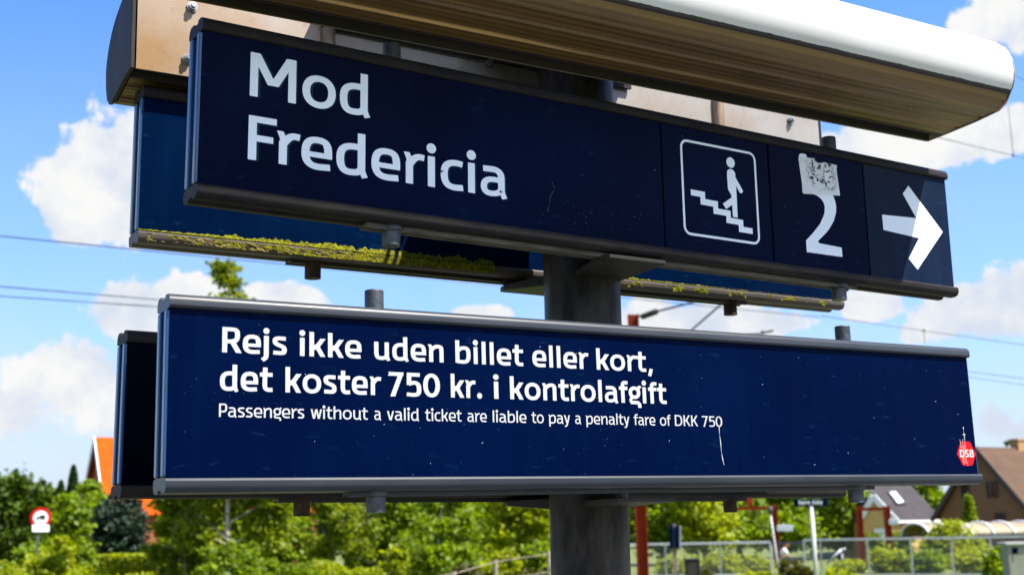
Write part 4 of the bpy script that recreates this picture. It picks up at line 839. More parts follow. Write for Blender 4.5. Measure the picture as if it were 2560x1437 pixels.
def house(name, label, apex_px, near_px, far_px, ridge_len, d0, wallm, roofm, trimm, over=.35, eave_drop=.25):
    """gabled house from its gable: apex, eave corner A, eave corner B (pixel, distance)"""
    A = at(*apex_px); B = at(*near_px); D = at(*far_px)
    g = Vector((B.x - D.x, B.y - D.y, 0)); gw = g.length; g.normalize(); r = Vector((-g.y, g.x, 0))
    if r.dot(RT) * d0 < 0: r = -r
    mid = Vector(((B.x + D.x) / 2, (B.y + D.y) / 2, 0)); ze = (B.z + D.z) / 2; za = A.z
    e = empty(name, tuple(mid), label=label, cat='house')
    L = lambda u, v, z: tuple(g * u + r * v + Vector((0, 0, z)))
    h = gw / 2; s = (za - ze) / h
    w = MB(); hw = h - over; zw = ze + s * over - .08
    pg = [(-hw, 0), (hw, 0), (hw, zw), (0, za - .1), (-hw, zw)]
    vs = [L(u, over, z) for u, z in pg] + [L(u, ridge_len - over, z) for u, z in pg]
    w.add(vs, [(0, 1, 2, 3, 4), (9, 8, 7, 6, 5), (0, 5, 6, 1), (1, 6, 7, 2), (4, 9, 5, 0)]); w.build('wall', wallm, e)
    ro = MB()
    for sg in (-1, 1):
        a = [L(sg * h, 0, ze), L(sg * h, ridge_len, ze), L(0, ridge_len, za), L(0, 0, za)]
        ro.slab([Vector(p) for p in a], .14 * (1 if sg < 0 else -1) * -1)
    rf = ro.build('roof', roofm, e)
    for v in (-.03, ridge_len + .03):
        for sg in (-1, 1): MB().bar(L(sg * (h + .04), v, ze - .12), L(0, v, za + .02), .06, .3).build('barge_board', trimm, e)
    return e, L, h, ze, za, rf
brick_r = pmat('red brick', (0.36, 0.095, 0.045), (0.24, 0.06, 0.03), 14, .85, bump=.3)
brick_b = pmat('brown brick', (0.17, 0.098, 0.046), (0.11, 0.064, 0.032), 12, .85, bump=.3)
brick_y = pmat('yellow brick', (0.62, 0.40, 0.15), (0.5, 0.31, 0.11), 12, .85, bump=.3)
whitew = pmat('white joinery', (.8, .79, .76), (.72, .71, .68), 5, .5)
glass = pmat('dark window glass', (.012, .014, .016), (.02, .022, .024), 3, .08, spec=.6)
darkwood = pmat('dark timber', (.03, .022, .018), (.05, .035, .025), 8, .7)
def window(e, L, u, v, z, w, h, frame_m, off=-1):
    f = MB(); t = .07
    for a, b, c, d_ in ((u - w / 2 - t, u + w / 2 + t, z + h, z + h + t), (u - w / 2 - t, u + w / 2 + t, z - t, z), (u - w / 2 - t, u - w / 2, z, z + h), (u + w / 2, u + w / 2 + t, z, z + h), (u - t / 3, u + t / 3, z, z + h)):
        vs = [L(a, v, c), L(b, v, c), L(b, v, d_), L(a, v, d_), L(a, v - .06, c), L(b, v - .06, c), L(b, v - .06, d_), L(a, v - .06, d_)]
        f.add(vs, [(0, 1, 2, 3), (7, 6, 5, 4), (0, 4, 5, 1), (1, 5, 6, 2), (2, 6, 7, 3), (3, 7, 4, 0)])
    fo = f.build('window', frame_m, e)
    MB().add([L(u - w / 2, v - .02, z), L(u + w / 2, v - .02, z), L(u + w / 2, v - .02, z + h), L(u - w / 2, v - .02, z + h)], [(0, 1, 2, 3)]).build('pane', glass, fo)
# orange roofed house
ev, Lf, h_, ze_, za_, rf_ = house('brick_house', 'red brick house with steep orange tiled roof and white barge board', (229, 1096, 81), (262, 1294, 77), (196, 1294, 85), 13.5, 1, brick_r,
    tile_mat('orange roof tiles', (0.46, 0.075, 0.004), (0.33, 0.048, 0.003), .30, (.978, -.21), .27), whitew)
window(ev, Lf, 0, .35, 3.4, 1.2, 1.3, darkwood)
# brown house on the right
ev, Lf, h_, ze_, za_, rf_ = house('brick_house', 'brown brick house in shade with two gable windows and brown tiled roof', (2443, 1121, 82), (2585, 1296, 79), (2330, 1293, 84), 14, 1, brick_b,
    tile_mat('brown roof tiles', (0.11, 0.068, 0.045), (0.08, 0.052, 0.036), .3, (.99, .1), .25), darkwood)
def uz(px, py, e, L):   # gable-plane coordinates of a pixel
    o = e.location; u = Vector(L(1, 0, 0)) - Vector(L(0, 0, 0)); n = Vector(L(0, 1, 0)); rr_ = ray(px, py)
    t = ((o + n * .35) - CAM).dot(n) / rr_.dot(n); p = CAM + rr_ * t - o; return p.dot(u), p.z
for (xa, xb, ya, yb) in ((2468, 2495, 1206, 1240), (2404, 2424, 1206, 1240), (2490, 2514, 1284, 1310)):
    u0, z1 = uz(xa, ya, ev, Lf); u1, z0 = uz(xb, yb, ev, Lf); window(ev, Lf, (u0 + u1) / 2, .345, z0, abs(u1 - u0), z1 - z0, darkwood)
ch = MB(); u = 5.2; ch.box(-.35, .35, -.3, .3, -.8, .5); ch.box(-.4, .4, -.35, .35, .5, .62)
vq = min([k * .1 for k in range(5, 140)], key=lambda v: abs(pxof(ev.location + Vector(Lf(0, v, za_)))[0] - 2546)); c0 = Lf(0, vq, za_); ch.v = [(a + c0[0], b + c0[1], c + c0[2]) for a, b, c in ch.v]; ch.build('chimney', pmat('sandy brick', (.36, .21, .09), (.26, .15, .07), 9, .9), rf_)
# grey roofed house
A = at(2115, 1176, 88); B = at(2248, 1180, 92); Cc = at(2356, 1298, 86); Dd = at(2115, 1302, 82); E2 = at(2350, 1294, 97); F2 = at(2118, 1296, 97)
nP = (B - A).cross(Dd - A); rP = ray(2356, 1297); Cc = CAM + rP * ((A - CAM).dot(nP) / rP.dot(nP))
eg = empty('house', tuple(Vector(((A.x + Cc.x) / 2, (A.y + Cc.y) / 2, 0))), label='yellow brick house with grey roof, skylight and small white-trimmed gable', cat='house')
grey = tile_mat('grey roof tiles', (0.062, 0.056, 0.058), (0.045, 0.041, 0.043), .3, (.85, -.5), .2)
og = eg.location
ro = MB(); ro.add([tuple(p) for p in (A, B, Cc, Dd, E2, F2)], [(0, 3, 2, 1), (1, 2, 4), (0, 1, 4, 5)])
rfg = ro.build('roof', grey, eg, off=og); rfg.modifiers.new('thick', 'SOLIDIFY').thickness = .15
def inset(p, q, t): return p + (q - p) * t
ctr = (A + B + Cc + Dd + E2 + F2) / 6
wl = [inset(p, ctr, .05) for p in (Dd, Cc, E2, F2)]
mb = MB(); mb.add([(p.x, p.y, 0) for p in wl] + [(p.x, p.y, p.z - .1) for p in wl], [(0, 1, 5, 4), (1, 2, 6, 5), (2, 3, 7, 6), (3, 0, 4, 7)]); mb.build('wall', brick_y, eg, off=og)
gt = MB(); gt.bar(Dd - Vector((0, 0, .1)), Cc - Vector((0, 0, .1)), .14, .16); gt.build('roof_gutter', whitew, eg, off=og)
def onroof(px, py):
    n = (B - A).cross(Dd - A).normalized(); r_ = ray(px, py); return CAM + r_ * ((A - CAM).dot(n) / r_.dot(n)), (n if n.z > 0 else -n)
sk = [onroof(*p) for p in ((2222, 1233), (2236, 1232), (2257, 1257), (2243, 1260))]
fr = [onroof(*p) for p in ((2218, 1230), (2238, 1229), (2264, 1261), (2241, 1264))]
skf = MB().add([tuple(p + n * .05) for p, n in fr] + [tuple(p + n * .12) for p, n in fr], [(0, 1, 2, 3), (7, 6, 5, 4), (0, 4, 5, 1), (1, 5, 6, 2), (2, 6, 7, 3), (3, 7, 4, 0)]).build('skylight', darkwood, rfg, off=Vector((0, 0, 0)))
skf.data.transform(Matrix.Translation(-og))
MB().add([tuple(p + n * .14 - og) for p, n in sk], [(0, 1, 2, 3)]).build('skylight_pane', pmat('sky-lit glass', (.75, .85, .9), (.65, .78, .85), 3, .1, spec=.8), rfg)
# front gable of the grey house
G0 = at(2182, 1240, 74); GL = at(2146, 1288, 74.5); GR = at(2240, 1306, 73.5)
GL.z = GR.z = min(GL.z, GR.z) + .1
back = Vector((FW.x, FW.y, 0)).normalized() * 9 + Vector((RT.x, RT.y, 0)).normalized() * .8
gw = MB(); gl2 = inset(GL, GR, .06); gr2 = inset(GR, GL, .06); ga = G0 - Vector((0, 0, .15))
gw.add([(gl2.x, gl2.y, 0), (gr2.x, gr2.y, 0), tuple(gr2), tuple(ga), tuple(gl2)] , [(0, 1, 2, 3, 4)])
gw.add([(gl2.x, gl2.y, 0), tuple(gl2), tuple(gl2 + back), tuple(Vector((gl2.x, gl2.y, 0)) + back)], [(0, 1, 2, 3)]); gw.add([(gr2.x, gr2.y, 0), tuple(gr2), tuple(gr2 + back), tuple(Vector((gr2.x, gr2.y, 0)) + back)], [(3, 2, 1, 0)])
for v_i in range(len(gw.v)): gw.v[v_i] = tuple(Vector(gw.v[v_i]) + back.normalized() * .12)
gw.build('gable_wall', brick_y, eg, off=og)
gr_ = MB(); gr_.add([tuple(p) for p in (GL, G0, G0 + back, GL + back, GR, GR + back)], [(0, 1, 2, 3), (1, 4, 5, 2)]); o_ = gr_.build('gable_roof', grey, eg, off=og); o_.modifiers.new('thick', 'SOLIDIFY').thickness = .12
fwd = -back.normalized() * .06
for q in (GL, GR): MB().bar(q + fwd + (q - G0) * .02, G0 + fwd, .08, .34).build('barge_board', whitew, eg, off=og)
q = inset(gl2, gr2, .5); rdir = (gr2 - gl2).normalized(); wv = MB()
p0 = gl2 + rdir * .75 - back.normalized() * .02; wv.add([(p0.x, p0.y, .3), (p0.x + rdir.x * 1.0, p0.y + rdir.y * 1.0, .3), (p0.x + rdir.x * 1.0, p0.y + rdir.y * 1.0, 1.75), (p0.x, p0.y, 1.75)], [(0, 1, 2, 3)])
wv.build('patio_door', whitew, eg, off=og)

# ------------------------------------------------------------------ curved shelter roof
sh = gpt(2440, 63); es = empty('shelter', tuple(sh), label='shelter with cream curved roof bays and white hoops', cat='shelter')
ax = (at(2640, 1330, 66) - at(2322, 1330, 62)); ax.z = 0; Ls = ax.length; ax.normalize(); cr = Vector((-ax.y, ax.x, 0)); s0 = at(2322, 1330, 62); s0.z = 0
NB = 6; zc, rad = 1.42, .55
cream = pmat('cream shelter sheet', (.25, .205, .115), (.20, .165, .095), 2, .6)
roofs = MB(); hoops = MB(); posts = MB()
for i in range(NB):
    n = 12
    for j in range(4):
        for k in range(n):
            def pt(u, w):
                bulge = 1 + .06 * math.sin(math.pi * (u * 1.0)); a = math.pi * w / n
                return s0 + ax * (Ls * (i + u) / NB) + cr * (1.15 - 1.15 * math.cos(a)) + Vector((0, 0, zc + rad * math.sin(a) * bulge))
            roofs.add([tuple(pt(j / 4, k)), tuple(pt((j + 1) / 4, k)), tuple(pt((j + 1) / 4, k + 1)), tuple(pt(j / 4, k + 1))], [(0, 1, 2, 3)])
for i in range(NB + 1):
    b = s0 + ax * (Ls * i / NB)
    hoops.tube([b + cr * (1.15 - 1.19 * math.cos(math.pi * w / 12)) + Vector((0, 0, zc + (rad + .05) * math.sin(math.pi * w / 12))) for w in range(13)], .055, 6)
    for s in (.0, 2.3): posts.bar(b + cr * s, b + cr * s + Vector((0, 0, zc)), .07, .07)
posts.bar(s0 + Vector((0, 0, zc)), s0 + ax * Ls + Vector((0, 0, zc)), .06, .1); posts.bar(s0 + cr * 2.3 + Vector((0, 0, zc)), s0 + cr * 2.3 + ax * Ls + Vector((0, 0, zc)), .06, .1)
ro_ = roofs.build('roof', cream, es, smooth=True, off=sh); hoops.build('hoop', whitew, es, smooth=True, off=sh); posts.build('frame', MAT['tube'], es, off=sh)

# ------------------------------------------------------------------ mesh fences
zinc = pmat('pale galvanised fence', (.52, .53, .52), (.42, .43, .43), 8, .5, .3)
wire = pmat('fence wire', (.30, .31, .30), (.22, .23, .22), 8, .6, .1)
def mesh_fence(label, p_list, zt, zb, railm, wires=24, group='mesh fences'):
    base = Vector((p_list[0].x, p_list[0].y, 0)); e = empty('mesh_fence', tuple(base), label=label, cat='fence', group=group)
    P = [Vector((p.x, p.y, 0)) for p in p_list]
    for p in P: MB().bar(p, p + Vector((0, 0, zt - .02)), .07, .07).build('post', zinc, e, off=base)
    MB().bar(P[0] + Vector((0, 0, zt)), P[-1] + Vector((0, 0, zt)), .09, .085).build('top_rail', railm, e, off=base)
    MB().bar(P[0] + Vector((0, 0, zb)), P[-1] + Vector((0, 0, zb)), .06, .06).build('bottom_rail', zinc, e, off=base)
    m = MB(); t = (P[-1] - P[0]); L = t.length; t.normalize()
    for k in range(1, wires):
        z = zb + (zt - zb) * k / wires; m.bar(P[0] + Vector((0, 0, z)), P[-1] + Vector((0, 0, z)), .006, .006)
    n = int(L / .10)
    for k in range(n): 
        q = P[0] + t * (L * (k + .5) / n) + Vector((.004, 0, 0)); m.bar(q + Vector((0, 0, zb)), q + Vector((0, 0, zt)), .0045, .0045)
    m.build('wire_mesh', wire, e, off=base); return e
DF = 53
fp = lambda px: gpt(px, DF)
mesh_fence('mesh fence left of the station name pole, with bright top rail', [fp(1530), fp(1660), fp(1796), fp(1922)], at(1750, 1357, DF).z, .12, zinc)
mesh_fence('mesh fence right of the station name pole, running past the red gate', [fp(2006), fp(2047), fp(2164), fp(2272), fp(2374), fp(2471), fp(2570), fp(2665)], at(2250, 1345, DF).z, .05, zinc)
mesh_fence('short mesh gate with dull thin rail between the two fence runs', [gpt(1924, 55), gpt(2006, 55)], at(1960, 1356, 55).z, .15, MAT['tube'], 22)
# diagonal brace pole behind the fence
bp_ = MB(); a_ = at(2066, 1408, 57); b_ = at(2104, 1372, 57); bp_.tube([a_, b_], .05, 8); bp_.tube([b_, at(2114, 1372, 57)], .05, 8); bp_.tube([at(2104, 1372, 57), Vector((b_.x, b_.y, 0))], .04, 8)
bs = bp_.build('barrier_frame', zinc, None, smooth=True); tag(bs, 'slanting grey metal barrier rail seen through the right fence', 'barrier')
# low wire fence left of the post
wf0 = gpt(1120, 27); ew = empty('wire_fence', tuple(wf0), label='low wire fence with weathered wooden posts before the bushes', cat='fence')
pw = [gpt(1030, 24), gpt(1133, 25.2), gpt(1237, 27), gpt(1370, 31), gpt(1440, 33)]; hw_ = [at(1030, 1445, 24).z, at(1133, 1428, 25.2).z, at(1237, 1398, 27).z, at(1370, 1378, 31).z, at(1440, 1368, 33).z]
woodg = pmat('weathered wood', (.33, .27, .20), (.2, .16, .12), 10, .85)
for p, hh in zip(pw, hw_): MB().tube([p, p + Vector((0, 0, hh))], .05, 8).build('post', woodg, ew, off=wf0)
mb = MB()
for fz in (.97, .7, .42):
    for i in range(4): mb.tube([pw[i] + Vector((0, 0, hw_[i] * fz)), pw[i + 1] + Vector((0, 0, hw_[i + 1] * fz))], .009, 5)
mb.build('wire', woodg, ew, off=wf0)

# ------------------------------------------------------------------ masts, gates, signs
redp = pmat('red-brown mast paint', (0.20, 0.020, 0.003), (0.14, 0.013, 0.003), 3, .6, spec=.1)
def hbeam(mb, p, q, w, t=.03):
    """H section between p and q"""
    p = Vector(p); q = Vector(q); d = (q - p).normalized(); a = Vector((RT.x, RT.y, 0)).normalized(); 
    if abs(d.dot(a)) > .8: a = Vector((0, 0, 1))
    b = d.cross(a).normalized()
    mb.bar(p + a * w / 2, q + a * w / 2, t, w, up=a) if abs(d.dot(a)) > .99 else None
    for s in (-1, 1): mb.slab([p + a * s * w / 2 - b * w / 2, p + a * s * w / 2 + b * w / 2, q + a * s * w / 2 + b * w / 2, q + a * s * w / 2 - b * w / 2], t)
    mb.slab([p - a * w / 2, p + a * w / 2, q + a * w / 2, q - a * w / 2], t)
DM = 33
mbase = gpt(1601, DM); mtop = at(1586, 786, DM); em = empty('catenary_mast', tuple(mbase), label='red-brown steel mast carrying insulated rods for the overhead line', cat='mast')
mb = MB(); mq = Vector((mbase.x, mbase.y, mtop.z)); hbeam(mb, mbase, mq, .25); mb.build('mast_column', redp, em, off=mbase)
ins = MB(); pa, pb = at(1597, 790, DM), at(1608, 789, DM - .2); i0, i1 = at(1607, 791, DM - .2), at(1640, 779, DM - .8)
ins.tube([pa, pb], .03, 8)
N_ = 26; pts = [i0 + (i1 - i0) * (k / N_) for k in range(N_ + 1)]; ins.tube(pts, [.055 if k % 2 else .08 for k in range(N_ + 1)], 12); ins.build('insulator', MAT['dark'], em, smooth=False, off=mbase)
rod = MB(); r1 = at(1800, 738, DM - 3.6); rod.tube([i1, r1], .028, 8); rod.build('cantilever_tube', MAT['tube'], em, smooth=True, off=mbase)
rod2 = MB(); rod2.tube([at(1700, 850, DM - 2.2), at(1815, 750, DM - 3.6)], .024, 8); rod2.build('strut', MAT['dark'], em, smooth=True, off=mbase)
st_ = MB(); st_.tube([at(1905, 833, DM - 4.4), at(1932, 826, DM - 4.8)], .022, 6); st_.tube([at(1905, 835, DM - 4.4), at(1907, 826, DM - 4.4)], .035, 6); st_.tube([at(1700, 850, DM - 2.2), at(1905, 833, DM - 4.4)], .02, 6); st_.build('steady_arm', MAT['dark'], em, smooth=True, off=mbase)
# overhead wires (each level, running along the line)
steelw = pmat('overhead wire', (.16, .19, .23), (.10, .12, .15), 5, .5, .4)
def onz(px, py, z):
    r_ = ray(px, py); return CAM + r_ * ((z - CAM.z) / r_.z)
WG = 'overhead line wires'
def wire_obj(label, p, q, z, rad, ext=(.6, .6), drops=()):
    a = onz(*p, z); b = onz(*q, z); d_ = b - a; a2 = a - d_ * ext[0]; b2 = b + d_ * ext[1]
    e = MB(); e.tube([a2, b2], rad, 6); o = e.build('overhead_wire', steelw, None, smooth=True); tag(o, label, 'overhead wire', WG)
    for (px, py, py2) in drops:
        t = min([k / 400 for k in range(-400, 801)], key=lambda t: abs(pxof(a + d_ * t)[0] - px)); c = a + d_ * t
        dr = MB(); dr.tube([c + Vector((0, 0, .005)), Vector((c.x, c.y, at(px, py2, math.hypot(c.x - CAM.x, c.y - CAM.y)).z))], rad * .7, 6); dr.tube([c - Vector((0, 0, rad * 2.5)), c + Vector((0, 0, rad * 2.5))], rad * 2.5, 8); dr.build('dropper', MAT['dark'], o, smooth=True)
wire_obj('highest overhead wire left of the rear signs', (0, 590), (319, 621.5), 7.6, .014, (.5, 8))
wire_obj('upper of the two close overhead wires at the left', (0, 716), (402, 749), 7.4, .016, (.5, 2))
wire_obj('lower of the two close overhead wires at the left', (0, 740), (400, 767), 6.6, .012, (.5, 2))
wire_obj('overhead wire with droppers below the end of the lamp housing', (2350, 345), (2560, 395), 8.2, .008, (.1, 1), drops=((2533, 388, 262),))
wire_obj('short piece of overhead wire at the housing nose', (2544, 192), (2560, 201), 9.2, .008, (.5, 1))
wire_obj('faint overhead wire across the cloud right of the arrow', (2082, 793.6), (2560, 861.8), 7.4, .013, (.05, .5), drops=((2310, 828, 858),))
wire_obj('upper overhead wire beside the fare notice edge', (2434, 930), (2560, 946), 7.4, .016, (1, .5))
wire_obj('lower overhead wire beside the fare notice edge', (2434, 944), (2560, 962), 6.6, .012, (1, .5))
# red gates
signw = pmat('pale grey sign', (.55, .58, .58), (.48, .52, .52), 4, .4)
def red_gate(label, xl, xr, ytop, d, left_post=True, sign=None, brace=None):
    b0 = gpt(xr, d); e = empty('red_gate', tuple(b0), label=label, cat='gate frame', group='red-brown gate frames')
    zt = at(xr, ytop, d).z; w = .24
    pl = gpt(xl, d); 
    ps = [b0] + ([pl] if left_post else [])
    for p in ps: mb = MB(); hbeam(mb, p, p + Vector((0, 0, zt)), w); mb.build('gate_post', redp, e, off=b0)
    mb = MB(); mb.bar(pl + Vector((0, 0, zt - .12)), b0 + Vector((0, 0, zt - .12)), .14, .15); mb.build('crossbeam', redp, e, off=b0)
    if brace:
        mb = MB(); c = at(brace, ytop, d); c.z = zt; a = Vector((RT.x, RT.y, 0)).normalized()
        mb.slab([c - a * .30 + Vector((0, 0, .55)), c - a * .13 + Vector((0, 0, .25)), c - a * .13 + Vector((0, 0, .02)), c + a * .13 + Vector((0, 0, .02)), c + a * .13 + Vector((0, 0, .25)), c + a * .30 + Vector((0, 0, .55))], .1); mb.build('brace', redp, e, off=b0)
    if sign:
        x0, x1, y0, y1 = sign; c0 = at(x0, y0, d - .3); c1 = at(x1, y0, d - .3); c2 = at(x1, y1, d - .3); c3 = at(x0, y1, d - .3)
        MB().slab([c0, c3, c2, c1], .06).build('sign_plate', signw, e, off=b0, bevel=.02)
    return e
red_gate('red-brown gate frame before the grey-roofed house', 2148, 2218, 1264, 62, True, (2222, 2247, 1297, 1311))
red_gate('red-brown frame end with crossbeam and grey sign plate left of the station name pole', 1826, 1936, 1262, 60, False, (1942, 1982, 1311, 1327), 1875)
# thin leaning lamp pole
ml = gpt(1944, 52); lp = empty('lamp_pole', tuple(ml), label='thin pale leaning pole with small lamp head before the red frame', cat='lamp')
t0, t1 = at(1926, 1282, 52), at(1942, 1392, 52); MB().tube([Vector((ml.x, ml.y, 0)), t1, t0], .028, 8).build('pole', signw, lp, smooth=True, off=ml)
MB().tube([t0 - Vector((0, 0, .05)), t0 + Vector((0, 0, .1)), t0 + Vector((0, 0, .22)), t0 + Vector((0, 0, .26))], [.06, .11, .10, .04], 12).build('lamp_head', MAT['tube'], lp, smooth=True, off=ml)
# station name sign
DN = 34; nb_ = gpt(2031, DN); en = empty('station_name_sign', tuple(nb_), label='small dark navy station name board on a pale pole', cat='sign')
n0, n1, n2, n3 = at(1984, 1247, DN), at(2069, 1245, DN), at(2069, 1264, DN), at(1984, 1266, DN)
ra = Vector((n1.x - n0.x, n1.y - n0.y, 0)).normalized(); nf = Vector((ra.y, -ra.x, 0))
if nf.dot(CAM - n0) < 0: nf = -nf
zt_, zb_ = (n0.z + n1.z) / 2, (n2.z + n3.z) / 2; wN = (n1 - n0).length
c0 = Vector((n0.x, n0.y, 0))
MB().slab([c0 + Vector((0, 0, zb_)), c0 + ra * wN + Vector((0, 0, zb_)), c0 + ra * wN + Vector((0, 0, zt_)), c0 + Vector((0, 0, zt_))], .05).build('name_board', MAT['panel_back'], en, bevel=.01, off=nb_)
txt = MB(); word(txt, 'Nørre', .15 * wN, .48 * wN, 0, .12, .2, .16, 0); word(txt, 'Aaby', .54 * wN, .84 * wN, 0, .12, .2, .16, 0)
hN = zt_ - zb_; k_ = hN * .52 / .12
tm = [tuple(c0 + ra * x + nf * .075 + Vector((0, 0, zb_ + hN * .28 + z * k_))) for x, _, z in txt.v]; txt.v = tm
txt.build('lettering', MAT['letter'], en, off=nb_)
MB().tube([nb_, Vector((nb_.x, nb_.y, zb_))], .055, 14).build('pole', pmat('pale grey pole', (.50, .48, .46), (.44, .43, .42), 4, .5), en, smooth=True, off=nb_)
# round road sign
DR = 49; rb = gpt(96, DR); er = empty('road_sign', tuple(rb), label='round white road sign with red ring and lorry symbol on a thin pole', cat='road sign')
tdir = Vector((CAM.x - rb.x, CAM.y - rb.y, 0)).normalized(); sd = Vector((-tdir.y, tdir.x, 0)); 
if sd.dot(RT) < 0: sd = -sd
cR = at(102, 1293, DR); rR = 23 / FPX * DR
def disc(c, r0, r1, off_, n=40):
    mb = MB(); vs = [c + tdir * off_ + (sd * math.cos(6.2832 * k / n) + Vector((0, 0, 1)) * math.sin(6.2832 * k / n)) * r0 for k in range(n)]
    if r1 is None: mb.add([tuple(v) for v in vs], [tuple(range(n))])
    else:
        v2 = [c + tdir * off_ + (sd * math.cos(6.2832 * k / n) + Vector((0, 0, 1)) * math.sin(6.2832 * k / n)) * r1 for k in range(n)]
        mb.add([tuple(v) for v in vs + v2], [(k, (k + 1) % n, n + (k + 1) % n, n + k) for k in range(n)])
    return mb
mb = MB(); nn_ = 40; mb.tube([cR - tdir * .02, cR + tdir * .01], rR, 40); dk = mb.build('sign_disc', MAT['letter'], er, off=rb)
rg_ = disc(cR, rR, rR * .70, .016); rg_.build('red_ring', MAT['red'], dk, off=rb)
lr = MB(); S2 = lambda a, b: tuple(cR + tdir * .018 + sd * a * rR + Vector((0, 0, 1)) * b * rR)
lr.add([S2(-.12, -.10), S2(.44, -.10), S2(.44, .26), S2(-.12, .26)], [(0, 1, 2, 3)]); lr.add([S2(-.44, -.10), S2(-.16, -.10), S2(-.16, .14), S2(-.30, .14), S2(-.44, .02)], [(0, 1, 2, 3, 4)])
for cx in (-.30, .05, .30): lr.add([S2(cx + .09 * math.cos(k * .5236), -.14 + .09 * math.sin(k * .5236)) for k in range(12)], [tuple(range(12))]); lr.v[-12:] = [tuple(Vector(v) + tdir * .003) for v in lr.v[-12:]]
lr.build('lorry_symbol', MAT['dark'], dk, off=rb)
pl_ = [at(80, 1311, DR), at(123, 1311, DR), at(123, 1329, DR), at(80, 1329, DR)]; MB().slab([pl_[0], pl_[3], pl_[2], pl_[1]], .03).build('supplementary_plate', MAT['letter'], er, off=rb, bevel=.02)
MB().tube([rb, Vector((rb.x, rb.y, cR.z + rR * .6))], .04, 10).build('pole', MAT['tube'], er, smooth=True, off=rb + tdir * .07)
# two-plate platform marker, black box, cabinet
DB = 34; mb0 = gpt(1684, DB); eb = empty('platform_marker', tuple(mb0), label='brown post carrying two narrow upright dark plates with pale edges', cat='marker post')
for xa, xb in ((1674, 1683), (1688, 1699)):
    q = [at(xa, 1309 if xa < 1680 else 1313, DB), at(xb, 1309 if xa < 1680 else 1313, DB), at(xb, 1368, DB), at(xa, 1371, DB)]
    pp = MB().slab([q[0], q[3], q[2], q[1]], .35).build('plate', MAT['panel_back'], eb, off=mb0, bevel=.01)
    ed = MB(); ed.bar(q[1] + Vector((.0, -.01, 0)), q[2] + Vector((0, -.01, 0)), .025, .06); ed.build('plate_edge', zinc, pp, off=mb0)
MB().bar(mb0, Vector((mb0.x, mb0.y, at(1684, 1312, DB).z)), .12, .12).build('post', woodg, eb, off=mb0)
kb = gpt(1724, DB); ek = empty('black_box', tuple(kb), label='black box with pale edge standing by the marker post', cat='box')
hk = at(1724, 1398, DB).z; a = Vector((RT.x, RT.y, 0)).normalized(); f_ = Vector((FW.x, FW.y, 0)).normalized()
def obox(c, w, d_, z0, z1):
    vs = []
    for z in (z0, z1):
        for sx_, sy_ in ((-1, -1), (1, -1), (1, 1), (-1, 1)): p = c + a * sx_ * w / 2 + f_ * sy_ * d_ / 2; vs.append((p.x, p.y, z))
    return MB().add(vs, [(3, 2, 1, 0), (4, 5, 6, 7), (0, 1, 5, 4), (1, 2, 6, 5), (2, 3, 7, 6), (3, 0, 4, 7)])
obox(kb, .34, .3, 0.0, hk).build('body', MAT['gutter'], ek, off=kb, bevel=.02)
obox(kb + a * .185, .03, .34, 0.0, hk + .02).build('side_edge', MAT['tube'], ek, off=kb, bevel=.005)
obox(kb, .38, .34, hk + .002, hk + .03).build('lid', MAT['dark'], ek, off=kb, bevel=.005)
DC = 37; kc = gpt(2548, DC); ec = empty('electric_cabinet', tuple(kc), label='grey-green electric cabinet with dark blue square label', cat='cabinet')
hc = at(2548, 1362, DC).z; wc = 82 / FPX * DC
cabm = pmat('grey green cabinet', (.22, .235, .17), (.18, .19, .145), 3, .55)
obox(kc, wc, .5, 0, hc).build('body', cabm, ec, off=kc, bevel=.02)
obox(kc, wc + .14, .62, hc + .002, hc + .09).build('lid', pmat('pale cabinet lid', (.30, .31, .26), (.26, .27, .23), 3, .5), ec, off=kc, bevel=.02)
lbv = [at(x, y, DC - .36) for x, y in ((2530, 1368), (2530, 1383), (2545, 1383), (2545, 1368))]; MB().slab(lbv, .02).build('square_label', MAT['panel_up'], ec, off=kc)
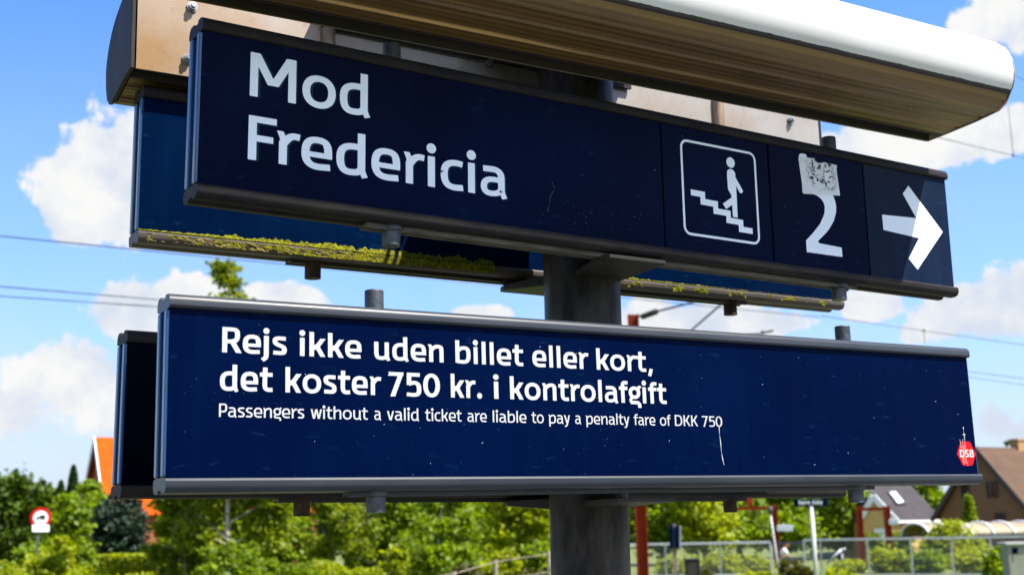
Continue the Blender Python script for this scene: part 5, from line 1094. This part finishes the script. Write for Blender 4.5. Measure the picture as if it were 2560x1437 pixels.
# person bending behind the mesh fence
skin = pmat('skin', (.55, .30, .20), (.48, .26, .18), 6, .6)
def person():
    D_ = 58; b = gpt(1954, D_); e = empty('person', tuple(b), label='person in a white top bending down behind the mesh gate', cat='person')
    def P(r_, f__, z): v = a * r_ + f_ * f__; return (v.x, v.y, z)
    verts = [P(0, 0, .62), P(-.03, 0, .85), P(.06, 0, 1.02), P(.10, 0, 1.10), P(.17, 0, 1.17), P(.02, -.14, 1.0), P(.16, -.18, .78), P(.26, -.16, .66), P(.02, .14, 1.0), P(.16, .18, .78), P(.28, .15, .66),
             P(-.06, -.10, .50), P(.06, -.12, .32), P(-.04, -.12, .05), P(.08, -.14, .03), P(-.06, .10, .50), P(.06, .12, .32), P(-.04, .12, .05), P(.08, .14, .03)]
    edges = [(0, 1), (1, 2), (2, 3), (3, 4), (2, 5), (5, 6), (6, 7), (2, 8), (8, 9), (9, 10), (0, 11), (11, 12), (12, 13), (13, 14), (0, 15), (15, 16), (16, 17), (17, 18)]
    rad = [.13, .12, .13, .05, .10, .06, .045, .04, .06, .045, .04, .085, .06, .045, .035, .085, .06, .045, .035]
    me = bpy.data.meshes.new('body'); me.from_pydata(verts, edges, []); o = link('body', me, skin, e)
    m = o.modifiers.new('skin', 'SKIN'); me.skin_vertices or None
    for i, s in enumerate(me.skin_vertices[0].data): s.radius = (rad[i], rad[i]); s.use_root = (i == 0)
    o.modifiers.new('sub', 'SUBSURF').render_levels = 2
    def cloth(nm, ids, eds, rd, mt):
        me = bpy.data.meshes.new(nm); mp_ = {k: i for i, k in enumerate(ids)}; me.from_pydata([verts[k] for k in ids], [(mp_[p], mp_[q]) for p, q in eds], []); o = link(nm, me, mt, e); o.modifiers.new('skin', 'SKIN')
        for i, s in enumerate(me.skin_vertices[0].data): s.radius = (rd[i], rd[i]); s.use_root = (i == 0)
        o.modifiers.new('sub', 'SUBSURF').render_levels = 2
    cloth('top', [0, 1, 2, 5, 6, 8, 9], [(0, 1), (1, 2), (2, 5), (5, 6), (2, 8), (8, 9)], [.15, .145, .15, .08, .06, .08, .06], MAT['letter'])
    cloth('trousers', [0, 11, 12, 13, 15, 16, 17], [(0, 11), (11, 12), (12, 13), (0, 15), (15, 16), (16, 17)], [.15, .105, .08, .065, .105, .08, .065], signw)
    hb = MB(); hc_ = P(.15, 0, 1.21)
    hb.tube([(hc_[0], hc_[1], hc_[2] - .09), (hc_[0], hc_[1], hc_[2] - .03), (hc_[0], hc_[1], hc_[2] + .04), (hc_[0], hc_[1], hc_[2] + .09), (hc_[0], hc_[1], hc_[2] + .105)], [.09, .112, .112, .08, .03], 14)
    hb.build('hair', pmat('reddish hair', (.42, .12, .05), (.34, .09, .04), 8, .6), e, smooth=True)
person()
